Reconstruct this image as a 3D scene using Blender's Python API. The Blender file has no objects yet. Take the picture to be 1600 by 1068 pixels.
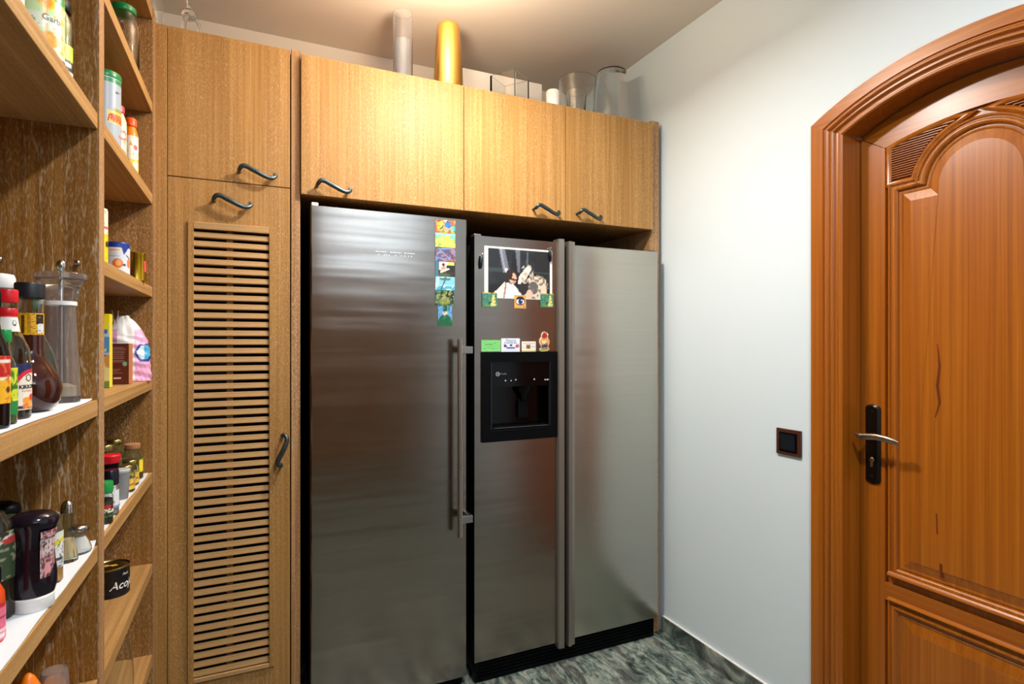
import bpy, bmesh, math, random
from mathutils import Vector, Matrix
PI = math.pi
random.seed(7)
scene = bpy.context.scene
COL = scene.collection

# ------------------------------------------------------------------ camera, world, lights, exposure
cam = bpy.data.cameras.new('camera'); cam.lens = 20.0; cam.sensor_width = 36.0; cam.clip_start = 0.02
camo = bpy.data.objects.new('camera', cam); COL.objects.link(camo)
camo.location = (0, 0, 1.37); camo.rotation_euler = (PI/2, 0, -math.radians(24.59))
scene.camera = camo
w = bpy.data.worlds.new('world'); scene.world = w; w.use_nodes = True
w.node_tree.nodes['Background'].inputs[0].default_value = (0.62, 0.80, 1.0, 1)
w.node_tree.nodes['Background'].inputs[1].default_value = 1.0

def lamp(name, kind, loc, power, color, rot=(0, 0, 0), **kw):
    l = bpy.data.lights.new(name, kind); l.energy = power; l.color = color
    for a, b in kw.items(): setattr(l, a, b)
    o = bpy.data.objects.new(name, l); COL.objects.link(o); o.location = loc; o.rotation_euler = rot
    return o
# two ceiling spots on the middle line of the pantry, the nearer one right above the cabinets' front
lamp('ceiling_light_far', 'AREA', (0.70, 1.60, 2.50), 14, (1.0, 0.96, 0.92), shape='DISK', size=0.13)
lamp('ceiling_light_far_up', 'AREA', (0.52, 1.80, 2.515), 15, (1.0, 0.76, 0.52), rot=(PI, 0, 0), shape='DISK', size=0.13)
lamp('ceiling_light_far_shade', 'POINT', (0.68, 1.64, 2.51), 3.6, (1.0, 0.86, 0.68), shadow_soft_size=0.06)
lamp('ceiling_light_near', 'AREA', (0.62, 0.10, 2.74), 19, (0.95, 0.98, 1.0), shape='DISK', size=0.13)
# daylight through an invented high opening behind the camera, to reflect in the steel
lamp('daylight_invented_opening', 'AREA', (1.05, -1.47, 2.47), 5.0, (0.66, 0.84, 1.0), rot=(PI/2, 0, 0), shape='RECTANGLE', size=1.2, size_y=0.42)
scene.view_settings.view_transform = 'Standard'; scene.view_settings.look = 'None'
scene.view_settings.gamma = 1.0; scene.view_settings.use_curve_mapping = False
scene.view_settings.exposure = 0.78

# ------------------------------------------------------------------ materials
def lin(c):
    return tuple((x/255/12.92 if x/255 <= .04045 else ((x/255+.055)/1.055)**2.4) for x in c)
def srgb(*c): return lin(c) + (1.0,)
MATS = {}
def mat(name, col, rough=.5, metal=0., trans=0., ior=1.45, emit=None, coat=0., alpha=1., spec=None):
    if name in MATS: return MATS[name]
    m = bpy.data.materials.new(name); m.use_nodes = True
    b = m.node_tree.nodes['Principled BSDF']
    b.inputs['Base Color'].default_value = srgb(*col); b.inputs['Roughness'].default_value = rough
    b.inputs['Metallic'].default_value = metal; b.inputs['Transmission Weight'].default_value = trans
    b.inputs['IOR'].default_value = ior; b.inputs['Coat Weight'].default_value = coat; b.inputs['Alpha'].default_value = alpha
    if spec is not None: b.inputs['Specular IOR Level'].default_value = spec
    if emit: b.inputs['Emission Color'].default_value = srgb(*emit); b.inputs['Emission Strength'].default_value = 1
    # a trace of procedural unevenness in the gloss
    if trans < .5 and not emit:
        nt = m.node_tree; tc = nt.nodes.new('ShaderNodeTexCoord'); n = nt.nodes.new('ShaderNodeTexNoise'); n.inputs['Scale'].default_value = 25
        mr = nt.nodes.new('ShaderNodeMapRange'); mr.inputs['To Min'].default_value = max(.02, rough-(.02 if metal > .5 else .06)); mr.inputs['To Max'].default_value = min(1, rough+(.02 if metal > .5 else .06))
        nt.links.new(tc.outputs['Object'], n.inputs['Vector']); nt.links.new(n.outputs['Fac'], mr.inputs['Value']); nt.links.new(mr.outputs['Result'], b.inputs['Roughness'])
    MATS[name] = m
    return m
class NT:
    def __init__(s, name):
        s.m = bpy.data.materials.new(name); s.m.use_nodes = True; s.t = s.m.node_tree; s.b = s.t.nodes['Principled BSDF']; MATS[name] = s.m
        s.tc = s.n('ShaderNodeTexCoord').outputs['Object']
    def n(s, k, **kw):
        x = s.t.nodes.new(k)
        for a, b in kw.items():
            if a in x.inputs: x.inputs[a].default_value = b
            else: setattr(x, a, b)
        return x
    def l(s, a, b): s.t.links.new(a, b)
    def map(s, scale, rot=(0, 0, 0), loc=(0, 0, 0), src=None):
        x = s.n('ShaderNodeMapping'); x.inputs['Scale'].default_value = scale; x.inputs['Rotation'].default_value = rot; x.inputs['Location'].default_value = loc
        s.l(src or s.tc, x.inputs['Vector']); return x.outputs['Vector']
    def noise(s, vec, scale=1., detail=3., rough=.5, dist=0.):
        x = s.n('ShaderNodeTexNoise'); x.inputs['Scale'].default_value = scale; x.inputs['Detail'].default_value = detail
        x.inputs['Roughness'].default_value = rough; x.inputs['Distortion'].default_value = dist
        s.l(vec, x.inputs['Vector']); return x.outputs['Fac']
    def ramp(s, fac, stops):
        x = s.n('ShaderNodeValToRGB'); e = x.color_ramp.elements
        while len(e) < len(stops): e.new(.5)
        for i, (p, c) in enumerate(stops):
            e[i].position = p; e[i].color = c if len(c) == 4 else tuple(c) + (1,)
        s.l(fac, x.inputs['Fac']); return x.outputs['Color']
    def mix(s, fac, a, b, mode='MIX'):
        x = s.n('ShaderNodeMix', data_type='RGBA', blend_type=mode)
        for v, i in ((fac, 0), (a, 6), (b, 7)):
            if hasattr(v, 'is_linked'): s.l(v, x.inputs[i])
            else: x.inputs[i].default_value = v
        return x.outputs[2]
    def bump(s, h, strength, dist=.002):
        x = s.n('ShaderNodeBump'); x.inputs['Strength'].default_value = strength; x.inputs['Distance'].default_value = dist
        s.l(h, x.inputs['Height']); s.l(x.outputs['Normal'], s.b.inputs['Normal'])
def g(v): return (v, v, v, 1)
def axscale(axis, along, across):
    return tuple(along if a == axis else across for a in 'xyz')
def oak(name, axis, dark, mid, light, pore, pore_amt=.55, rough=.52, cathedral=0., spec=.3):
    t = NT(name)
    n1 = t.noise(t.map(axscale(axis, 1.6, 110)), 1, 6, .6, .3)
    base = t.ramp(n1, [(.25, srgb(*dark)), (.5, srgb(*mid)), (.75, srgb(*light))])
    n0 = t.noise(t.map(axscale(axis, .9, 9)), 1, 2)
    base = t.mix(.5, base, t.ramp(n0, [(.3, g(.80)), (.7, g(1.0))]), 'MULTIPLY')
    pv = t.noise(t.map(axscale(axis, 110, 680)), 1, 2, .5)
    pm = t.ramp(pv, [(.52, g(0)), (.70, g(pore_amt))])
    lowf = t.ramp(t.noise(t.map(axscale(axis, 1.2, 14), loc=(3, 5, 1)), 1, 2), [(.3, g(.25)), (.65, g(1))])
    col = t.mix(t.mix(1., pm, lowf, 'MULTIPLY'), base, srgb(*pore))
    if cathedral:
        wv = t.n('ShaderNodeTexWave', wave_type='BANDS', bands_direction='X'); wv.inputs['Scale'].default_value = 1.0
        wv.inputs['Distortion'].default_value = 9.0; wv.inputs['Detail'].default_value = 2; wv.inputs['Detail Scale'].default_value = 2.2
        t.l(t.map(axscale(axis, 2.0, 15)), wv.inputs['Vector'])
        wm = t.ramp(wv.outputs['Fac'], [(.90, g(0)), (.985, g(1))])
        wm = t.mix(1., wm, t.ramp(t.noise(t.map(axscale(axis, 1.6, 9), loc=(1, 4, 2)), 1, 2), [(.36, g(.15)), (.58, g(1))]), 'MULTIPLY')
        br = t.ramp(t.noise(t.map(axscale(axis, 60, 300)), 1, 2), [(.40, g(0)), (.58, g(cathedral))])
        col = t.mix(t.mix(1., wm, br, 'MULTIPLY'), col, srgb(*pore))
    t.l(col, t.b.inputs['Base Color']); t.b.inputs['Roughness'].default_value = rough; t.b.inputs['Specular IOR Level'].default_value = spec
    t.bump(pv, .12, .001)
    return t.m
DK = ((140, 98, 44), (163, 119, 61), (182, 140, 80), (216, 192, 152))
oak_z = oak('limed_oak_vertical', 'z', *DK)
oak_y = oak('limed_oak_shelf', 'y', (150, 100, 48), (180, 128, 70), (202, 152, 92), (222, 190, 145), .4)
oak_x = oak('limed_oak_slat', 'x', (154, 116, 72), (180, 142, 92), (200, 162, 110), (222, 194, 154), .3)
oak_edge = oak('limed_oak_board_edge', 'z', (120, 80, 42), (160, 116, 70), (190, 150, 104), (226, 208, 184), .75)
oak_in = oak('limed_oak_stained', 'z', (116, 70, 16), (142, 92, 28), (162, 110, 42), (214, 194, 160), .40, cathedral=.75)
oak_end = oak('limed_oak_stained_speckled', 'z', (112, 70, 22), (140, 94, 36), (162, 114, 52), (216, 192, 158), .8)
oak_iny = oak('limed_oak_stained_shelf', 'y', (146, 104, 56), (174, 132, 78), (196, 156, 100), (214, 180, 130), .4)

def pine(name, axis):
    t = NT(name)
    n1 = t.noise(t.map(axscale(axis, .8, 70)), 1, 5, .62, .4)
    base = t.ramp(n1, [(.28, srgb(142, 74, 8)), (.5, srgb(162, 89, 14)), (.72, srgb(178, 104, 24))])
    fine = t.ramp(t.noise(t.map(axscale(axis, 2.2, 300)), 1, 3), [(.3, g(.72)), (.6, g(1))])
    base = t.mix(.6, base, fine, 'MULTIPLY')
    red = t.ramp(t.noise(t.map(axscale(axis, .8, 11), loc=(2, 7, 4)), 1, 2), [(.5, g(0)), (.75, g(.25))])
    base = t.mix(red, base, srgb(140, 66, 18))
    t.l(base, t.b.inputs['Base Color']); t.b.inputs['Roughness'].default_value = .33
    t.b.inputs['Coat Weight'].default_value = .25; t.b.inputs['Coat Roughness'].default_value = .26
    return t.m
pine_z = pine('varnished_pine_vertical', 'z'); pine_y = pine('varnished_pine_horizontal', 'y')

def steel(name, col, rough):
    t = NT(name)
    br = t.noise(t.map((3, 3, 700)), 1, 2, .5)
    big = t.noise(t.map((.8, .8, 10.)), 1, 2, .5)
    sm = t.noise(t.map((9, 9, 16), loc=(4, 1, 2)), 1, 4, .65)
    sp = t.ramp(t.noise(t.map((150, 150, 150)), 1, 2, .7), [(.62, g(0)), (.74, g(1))])
    spm = t.ramp(sm, [(.5, g(0)), (.72, g(.35))])
    c = t.mix(.10, srgb(*col), t.ramp(br, [(.3, g(.35)), (.7, g(1))]), 'MULTIPLY')
    c = t.mix(t.mix(1., sp, spm, 'MULTIPLY'), c, srgb(200, 200, 200))
    t.l(c, t.b.inputs['Base Color']); t.b.inputs['Metallic'].default_value = 1.0
    mr = t.n('ShaderNodeMapRange'); mr.inputs['To Min'].default_value = rough-.03; mr.inputs['To Max'].default_value = rough+.04
    t.l(sm, mr.inputs['Value']); t.l(mr.outputs['Result'], t.b.inputs['Roughness'])
    mic = t.noise(t.map((420, 420, 1.5)), 1, 1, .5)
    hsum = t.n('ShaderNodeMath', operation='MULTIPLY_ADD'); t.l(mic, hsum.inputs[0]); hsum.inputs[1].default_value = .006; t.l(big, hsum.inputs[2])
    t.bump(hsum.outputs[0], .20, .02)
    return t.m
steel_m = steel('brushed_steel', (158, 148, 139), .22)
steel_r = steel('steel_wall_reflection', (188, 186, 176), .30)  # lighter copy of the steel: the white wall's reflection put into its colour
steel_bar = mat('steel_bar', (175, 172, 166), .28, 1.)

def paint(name, col, rough=.75):
    t = NT(name)
    n = t.noise(t.tc, 3, 4)
    t.l(t.mix(.05, srgb(*col), t.ramp(n, [(.3, g(.8)), (.7, g(1))]), 'MULTIPLY'), t.b.inputs['Base Color'])
    t.b.inputs['Roughness'].default_value = rough
    t.bump(t.noise(t.tc, 160, 3), .05, .001)
    return t.m
wall_m = paint('wall_paint', (209, 224, 232)); ceil_m = paint('ceiling_paint', (222, 214, 204))

def granite(name):
    t = NT(name)
    v = t.map((22, 8, 9), rot=(0, 0, math.radians(-14)))
    n1 = t.noise(v, 1, 9, .68, 1.1)
    c = t.ramp(n1, [(.30, srgb(20, 28, 26)), (.42, srgb(62, 76, 72)), (.50, srgb(108, 122, 114)), (.58, srgb(146, 156, 146)), (.70, srgb(190, 192, 178))])
    n2 = t.noise(t.map((12, 2.6, 5), rot=(0, 0, math.radians(-14)), loc=(8, 2, 0)), 1, 4, .6, .6)
    c = t.mix(t.ramp(n2, [(.5, g(0)), (.66, g(.55))]), c, srgb(96, 84, 84))
    n3 = t.noise(t.map((90, 40, 60)), 1, 3, .7)
    c = t.mix(t.ramp(n3, [(.60, g(0)), (.70, g(.7))]), c, srgb(8, 12, 12))
    t.l(c, t.b.inputs['Base Color']); t.b.inputs['Roughness'].default_value = .3
    return t.m
granite_m = granite('green_granite')
t = NT('print'); at = t.n('ShaderNodeAttribute', attribute_name='Col'); t.l(at.outputs['Color'], t.b.inputs['Base Color']); t.b.inputs['Roughness'].default_value = .35
print_m = t.m
black_m = mat('black_plastic', (4, 6, 9), .4, spec=.15); void_m = mat('gap_shade_black', (14, 12, 11), .8); gloss_black = mat('gloss_black', (4, 4, 6), .12, spec=.3)
dark_m = mat('charcoal', (22, 22, 24), .5)
iron_m = mat('antique_iron', (74, 84, 86), .36, .85)
white_p = mat('white_plastic', (232, 232, 230), .4); paper_m = mat('white_paper', (202, 208, 214), .6)
glass_m = mat('clear_glass', (250, 252, 252), .02, trans=1., ior=1.30)
glass_g = mat('greenish_glass', (230, 242, 234), .02, trans=1., ior=1.30)
glass_b = mat('bluish_glass', (252, 254, 254), .03, trans=1., ior=1.30)
frost_m = mat('frosted_acrylic', (240, 244, 250), .16, trans=.97, ior=1.25)
acryl_m = mat('clear_acrylic', (240, 240, 242), .05, trans=.95, ior=1.36)
chrome_m = mat('chrome', (205, 208, 212), .12, 1.)
bronze_m = mat('dark_bronze', (46, 40, 36), .3, .9)
pewter_m = mat('pewter', (176, 168, 156), .25, 1.)
red_p = mat('red_plastic', (205, 22, 34), .35); green_p = mat('green_plastic', (20, 140, 62), .35); dgreen_p = mat('green_lid', (16, 128, 66), .3)
soy_m = mat('soy_sauce', (26, 8, 6), .1); brown_l = mat('brown_sauce', (58, 20, 12), .05, coat=.5); ket_m = mat('dark_squeeze_plastic', (24, 16, 26), .12)
salt_m = mat('white_grains', (236, 234, 228), .8); sand_m = mat('beige_powder', (222, 190, 150), .8)
herb_m = mat('dried_herbs', (92, 88, 46), .9); pepper_m = mat('peppercorns', (60, 44, 34), .9); straw_m = mat('pale_spice', (206, 176, 96), .85)
cork_m = mat('cork', (170, 118, 78), .85)
gold_tin = mat('gold_tin', (196, 160, 44), .25, 1.); brass_lid = mat('brass_lid', (176, 160, 96), .3, 1.)
orange_p = mat('orange_plastic', (236, 120, 12), .35); pink_p = mat('pink_plastic', (228, 60, 84), .35)
amber_l = mat('amber_liquid', (186, 120, 20), .08); purple_b = mat('dark_purple_glass', (36, 10, 18), .06)

# ------------------------------------------------------------------ mesh helpers
class MB:
    def __init__(s): s.bm = bmesh.new()
    def box(s, x0, x1, y0, y1, z0, z1, bev=0., seg=2, M=None):
        r = bmesh.ops.create_cube(s.bm, size=1); vs = r['verts']
        for v in vs:
            v.co = Vector(((x0+x1)/2+v.co.x*(x1-x0), (y0+y1)/2+v.co.y*(y1-y0), (z0+z1)/2+v.co.z*(z1-z0)))
            if M: v.co = M @ v.co
        if bev: bmesh.ops.bevel(s.bm, geom=list({e for v in vs for e in v.link_edges}), offset=bev, segments=seg, affect='EDGES', profile=.5)
        return s
    def prism(s, poly, axis, a, b):
        """poly: 2-D outline in the plane across axis (remaining axes in xyz order), extruded a..b"""
        def P(p, t):
            return {'x': (t, p[0], p[1]), 'y': (p[0], t, p[1]), 'z': (p[0], p[1], t)}[axis]
        A = [s.bm.verts.new(P(p, a)) for p in poly]; B = [s.bm.verts.new(P(p, b)) for p in poly]
        n = len(poly); s.bm.faces.new(A); s.bm.faces.new(B[::-1])
        for i in range(n): s.bm.faces.new((A[i], B[i], B[(i+1) % n], A[(i+1) % n]))
        return s
    def grid(s, rows, close_u=False, close_v=False):
        V = [[s.bm.verts.new(p) for p in r] for r in rows]; R = len(V); C = len(V[0])
        for i in range(R if close_u else R-1):
            for j in range(C if close_v else C-1):
                s.bm.faces.new((V[i][j], V[i][(j+1) % C], V[(i+1) % R][(j+1) % C], V[(i+1) % R][j]))
        return V
    def lathe(s, prof, c=(0, 0, 0), n=28, sx=1., sy=1., M=None):
        rows = []
        for r, z in prof:
            if r < 1e-6: rows.append([(0, 0, z)])
            else: rows.append([(r*math.cos(2*PI*i/n)*sx, r*math.sin(2*PI*i/n)*sy, z) for i in range(n)])
        V = []
        for r in rows:
            V.append([s.bm.verts.new((M @ Vector(p) if M else Vector(p)) + Vector(c)) for p in r])
        for a, b in zip(V, V[1:]):
            if len(a) == 1 and len(b) == 1: continue
            for i in range(n):
                j = (i+1) % n
                f = ((a[0], b[j], b[i]) if len(a) == 1 else (a[i], a[j], b[0]) if len(b) == 1 else (a[i], a[j], b[j], b[i]))
                s.bm.faces.new(f)
        return s
    def tube(s, path, rad, n=10, flat=1., up=(0, 0, 1)):
        path = [Vector(p) for p in path]; rows = []
        for i, p in enumerate(path):
            d = (path[min(i+1, len(path)-1)]-path[max(i-1, 0)]).normalized()
            u = Vector(up); u = (u-d*u.dot(d))
            if u.length < 1e-4: u = Vector((1, 0, 0))-d*d.x
            u.normalize(); v = d.cross(u); r = rad[i] if isinstance(rad, (list, tuple)) else rad
            rows.append([p+u*math.cos(2*PI*k/n)*r+v*math.sin(2*PI*k/n)*r*flat for k in range(n)])
        V = s.grid(rows, close_v=True)
        s.bm.faces.new(V[0][::-1]); s.bm.faces.new(V[-1])
        return s
    def ball(s, c, r, sub=2, sc=(1, 1, 1)):
        q = bmesh.ops.create_icosphere(s.bm, subdivisions=sub, radius=r)
        for v in q['verts']: v.co = Vector((v.co.x*sc[0]+c[0], v.co.y*sc[1]+c[1], v.co.z*sc[2]+c[2]))
        return s
    def obj(s, name, m, parent=None, smooth=None, **props):
        bmesh.ops.recalc_face_normals(s.bm, faces=s.bm.faces)
        me = bpy.data.meshes.new(name); s.bm.to_mesh(me); s.bm.free()
        return link(name, me, m, parent, smooth, **props)
def link(name, me, m, parent=None, smooth=None, **props):
    me.materials.append(m) if not me.materials else None
    if smooth:
        me.shade_smooth(); me.set_sharp_from_angle(angle=math.radians(smooth))
    o = bpy.data.objects.new(name, me); COL.objects.link(o)
    if parent:
        o.parent = parent
        if parent.type == 'EMPTY': o.matrix_parent_inverse = Matrix.Translation(-parent.location)
    for k, v in props.items(): o[k] = v
    return o
def thing(name, label, cat, loc, group=None, kind=None):
    o = bpy.data.objects.new(name, None); COL.objects.link(o); o.location = loc; o.empty_display_size = .05
    if label: o['label'] = label
    if cat: o['category'] = cat
    if group: o['group'] = group
    if kind: o['kind'] = kind
    return o
def tag(o, label, cat, group=None):
    o['label'] = label; o['category'] = cat
    if group: o['group'] = group
    return o
def shell(prof, t=.002, floor=.004):
    """closed glass wall from an outer profile (r, z) listed bottom to top"""
    out = [(0, prof[0][1])] + list(prof)
    inn = [(max(r-t, .0005), max(z, prof[0][1]+floor)) for r, z in reversed(prof)]
    return out + inn + [(0, prof[0][1]+floor)]
def solid(prof): return [(0, prof[0][1])] + list(prof) + [(0, prof[-1][1])]

# ---- printed patches: colour per point of a fine grid
def hsh(i, j, k=0):
    n = (i*374761393 + j*668265263 + k*1442695041) & 0xffffffff; n = ((n ^ (n >> 13))*1274126177) & 0xffffffff
    return ((n ^ (n >> 16)) & 0xffff)/65535
def vn(x, y, k=0):
    i, j = math.floor(x), math.floor(y); a, b = x-i, y-j; a, b = a*a*(3-2*a), b*b*(3-2*b)
    return (hsh(i, j, k)*(1-a)+hsh(i+1, j, k)*a)*(1-b)+(hsh(i, j+1, k)*(1-a)+hsh(i+1, j+1, k)*a)*b
def art(bg, *ops):
    def f(u, v):
        c = bg
        for o in ops:
            k = o[0]; hit = 0
            if k == 'r': hit = o[1] <= u <= o[3] and o[2] <= v <= o[4]
            elif k == 'e': hit = ((u-o[1])/o[3])**2+((v-o[2])/o[4])**2 <= 1
            elif k == 'l':
                dx, dy = o[3]-o[1], o[4]-o[2]; q = max(0, min(1, ((u-o[1])*dx+(v-o[2])*dy)/(dx*dx+dy*dy)))
                hit = math.hypot(u-o[1]-q*dx, v-o[2]-q*dy) <= o[5]
            elif k == 'n': hit = vn(u*o[1], v*o[2], o[3]) > o[4]
            elif k == 'm': hit = ((u-o[1])/o[3])**2+((v-o[2])/o[4])**2 <= 1 and vn(u*o[5], v*o[6], o[7]) > o[8]
            elif k == 'p':
                pts = o[1]; j = len(pts)-1
                for i in range(len(pts)):
                    if (pts[i][1] > v) != (pts[j][1] > v) and u < (pts[j][0]-pts[i][0])*(v-pts[i][1])/(pts[j][1]-pts[i][1])+pts[i][0]: hit = not hit
                    j = i
            if hit: c = o[-1]
        return c
    return f
def patch(name, fn, nu, nv, surf, parent=None, m=None, smooth=True, back=None):
    """surf(u,v)->point; back(u,v)->point makes it a solid with a skirt"""
    vs = []; cs = []; fs = []
    for j in range(nv+1):
        for i in range(nu+1):
            vs.append(surf(i/nu, j/nv)); cs.append(lin(fn(i/nu, j/nv))+(1,))
    W = nu+1
    for j in range(nv):
        for i in range(nu): fs.append((j*W+i, j*W+i+1, (j+1)*W+i+1, (j+1)*W+i))
    if back:
        ring = [i for i in range(W)]+[j*W+nu for j in range(1, nv+1)]+[nv*W+i for i in range(nu-1, -1, -1)]+[j*W for j in range(nv-1, 0, -1)]
        b0 = len(vs)
        for k in ring:
            vs.append(back((k % W)/nu, (k//W)/nv)); cs.append(cs[k])
        n = len(ring)
        for k in range(n): fs.append((ring[(k+1) % n], ring[k], b0+k, b0+(k+1) % n))
        fs.append(tuple(b0+k for k in range(n))[::-1])
    me = bpy.data.meshes.new(name); me.from_pydata(vs, [], fs); me.update()
    ca = me.color_attributes.new('Col', 'FLOAT_COLOR', 'POINT')
    ca.data.foreach_set('color', [x for c in cs for x in c])
    return link(name, me, m or print_m, parent)
def facing(c): return math.atan2(-c[1], -c[0])
def wrap(name, fn, c, r, z0, z1, half, parent, nu=30, nv=30, turn=0., r1=None, sx=1., sy=1.):
    a0 = facing(c)+turn
    def s(u, v):
        a = a0+(2*u-1)*half; rr = r+((r1 or r)-r)*v
        return (c[0]+rr*math.cos(a)*sx, c[1]+rr*math.sin(a)*sy, z0+(z1-z0)*v)
    return patch(name, fn, nu, nv, s, parent)
def text(name, s, size, place, m, parent=None, shear=0., bold=0., align='LEFT'):
    cu = bpy.data.curves.new('lettering', 'FONT'); cu.body = s; cu.size = size; cu.shear = shear; cu.offset = bold; cu.align_x = align; cu.resolution_u = 3
    o = bpy.data.objects.new('lettering', cu); COL.objects.link(o)
    me = bpy.data.meshes.new_from_object(o); bpy.data.objects.remove(o)
    for v in me.vertices: v.co = place(v.co.x, v.co.y)
    me.name = name; me.materials.clear()
    return link(name, me, m, parent)

# ------------------------------------------------------------------ the room
XW, YB, ZC, XLW, YF = 1.78, 2.855, 2.79, -0.66, -1.5
def struct(o): o['kind'] = 'structure'; return o
struct(MB().box(XLW-.1, XW+.1, YF-.1, YB+.1, -.06, 0).obj('floor', granite_m))
struct(MB().box(XLW-.1, XW+.1, YF-.1, YB+.1, ZC, ZC+.06).obj('ceiling', ceil_m))
struct(MB().box(XLW-.1, XW+.1, YB, YB+.08, 0, ZC).obj('wall_back', ceil_m))
struct(MB().box(XLW-.08, XLW, YF, YB, 0, ZC).obj('wall_left', wall_m))
# unseen wall behind the camera, invented wood and high opening for the steel to reflect
b = MB(); b.box(XLW, .44, YF-.08, YF, 0, ZC); b.box(1.66, XW, YF-.08, YF, 0, ZC); b.box(.44, 1.66, YF-.08, YF, 0, 2.25); b.box(.44, 1.66, YF-.08, YF, 2.70, ZC)
struct(b.obj('wall_front', oak_in))
for k_ in range(6): MB().box(XLW, XW-.01, YF, YF+.16, .42+.30*k_, .455+.30*k_).obj('added_reflection_board', oak_iny, bpy.data.objects['wall_front'])  # added unseen boards that give the steel doors something to reflect

YD = .905                                                        # middle of the arched door
def arc(hw, zs, za, n=28):
    """segmental arch from +hw to -hw: spring height zs, apex za"""
    h = za-zs; r = (hw*hw+h*h)/(2*h); cz = za-r; a = math.asin(hw/r)
    return [(YD+r*math.sin(a-2*a*i/n), cz+r*math.cos(a-2*a*i/n)) for i in range(n+1)]
OUT = arc(.455, 2.115, 2.2275); INN = arc(.340, 2.049, 2.130)
hole = [(YD+.40, 0)] + arc(.40, 2.08, 2.18) + [(YD-.40, 0)]
struct(MB().prism([(YB, 0), (YB, ZC), (YF, ZC), (YF, 0)] + hole[::-1], 'x', XW, XW+.14).obj('wall_right', wall_m))
base = struct(MB().box(XW-.012, XW, 1.362, 1.728, 0, .07, .001).obj('baseboard_right', granite_m))
MB().box(XW-.012, XW, 1.7295, 2.158, 0, .07, .001).obj('baseboard_piece', granite_m, base)
MB().box(XW-.010, XW, 1.362, 2.158, .0702, .074, .001).obj('caulk_line', mat('caulk', (236, 234, 230), .6), base)

# ------------------------------------------------------------------ arched door
door = thing('door_1', 'varnished pine door with arched top panel in a moulded frame', None, (XW, YD, 0), kind='structure')
prof = [(0, 0), (0, .020), (.02, .0225), (.36, .0235), (.40, .0235), (.43, .018), (.46, .018), (.485, .026), (.53, .031), (.58, .0315), (.62, .028), (.645, .022), (.66, .022), (.68, .027), (.70, .0285), (.74, .0285), (.77, .026), (.79, .020), (.83, .018), (.88, .0185), (.91, .022), (.96, .0225), (1.0, .018)]
def loft(pa, pb):
    return [[(XW-p, a[0]+(c[0]-a[0])*tt, a[1]+(c[1]-a[1])*tt) for tt, p in prof] for a, c in zip(pa, pb)]
def zline(y, z1): return [(y, z1*k/6) for k in range(7)]
b = MB(); b.grid(loft(zline(YD+.455, 2.115), zline(YD+.34, 2.049))); b.obj('casing_upright', pine_z, door, 35)
b = MB(); b.grid(loft(OUT, INN)); b.obj('casing_arch', pine_y, door, 35)
b = MB(); b.grid(loft(zline(YD-.455, 2.115), zline(YD-.34, 2.049))); b.obj('casing_upright', pine_z, door, 35)
# jamb: the deep reveal between casing and leaf
jp = [(YD+.34, 0)] + INN + [(YD-.34, 0)]
b = MB(); b.grid([[(XW-.018, y, z), (XW+.145, y, z), (XW+.145, YD+(y-YD)*1.05, z+(.02 if z > 1 else 0))] for y, z in jp]); b.obj('jamb', pine_z, door, 30)
XF, XR = 1.850, 1.862                                             # face of the frame, ground of the panels
leaf = MB().prism([(YD+.338, .01)] + [(YD+(y-YD)*.994, z-.002) for y, z in INN] + [(YD-.338, .01)], 'x', XR, XR+.03).obj('leaf', pine_z, door)
def sub(b, name, m=pine_z, sm=None): return b.obj(name, m, leaf, sm)
for s in (1, -1):
    ys = sorted((YD+s*.258, YD+s*.337)); b = MB()
    b.prism([(ys[0], .012), (ys[1], .012), (ys[1], 2.043 if s > 0 else 1.99), (ys[0], 1.99 if s > 0 else 2.043)], 'x', XF, XR+.001); sub(b, 'stile')
def ring_arc(r, cz, a0, a1, n=24): return [(YD+r*math.sin(a0+(a1-a0)*i/n), cz+r*math.cos(a0+(a1-a0)*i/n)) for i in range(n+1)]
ag = math.asin(.258/.8995)
groove = ring_arc(.8995, 1.131, ag, -ag)
b = MB(); b.prism([(YD+(y-YD)*.990, z-.004) for y, z in INN] + groove[::-1], 'x', XF, XR+.001); sub(b, 'top_rail', pine_y)
b = MB(); b.box(XF, XR+.001, YD-.258, YD+.258, .545, .60); sub(b, 'lock_rail', pine_y)
b = MB(); b.box(XF, XR+.001, YD-.258, YD+.258, .012, .13); sub(b, 'bottom_rail', pine_y)
# mitred mouldings swept along 2-D paths
def offs(path, d, closed=True):
    n = len(path); out = []
    for i, p in enumerate(path):
        a = path[i-1] if (closed or i) else p; c = path[(i+1) % n] if (closed or i < n-1) else p
        e1 = Vector((p[0]-a[0], p[1]-a[1])); e2 = Vector((c[0]-p[0], c[1]-p[1]))
        if e1.length < 1e-9: e1 = e2
        if e2.length < 1e-9: e2 = e1
        e1.normalize(); e2.normalize(); n1 = Vector((e1.y, -e1.x)); n2 = Vector((e2.y, -e2.x)); m_ = (n1+n2)
        m_ = m_/max(m_.length, 1e-6); k = d/max(.35, m_.dot(n1)); out.append((p[0]+m_.x*k, p[1]+m_.y*k))
    return out
def sweep(path, profile, x0, closed=True):
    cols = [[(x0-p, q[0], q[1]) for q in offs(path, o, closed)] for o, p in profile]
    b = MB(); b.grid(list(map(list, zip(*cols))), close_u=closed); return b
Rin = .1285
arch_p = [(YD+.208, .665), (YD+.208, 1.833), (YD+Rin, 1.833)] + [(YD+Rin*math.cos(a), 1.8345+Rin*math.sin(a)) for a in [PI*i/30 for i in range(1, 30)]] + [(YD-Rin, 1.833), (YD-.208, 1.833), (YD-.208, .665)]
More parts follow.
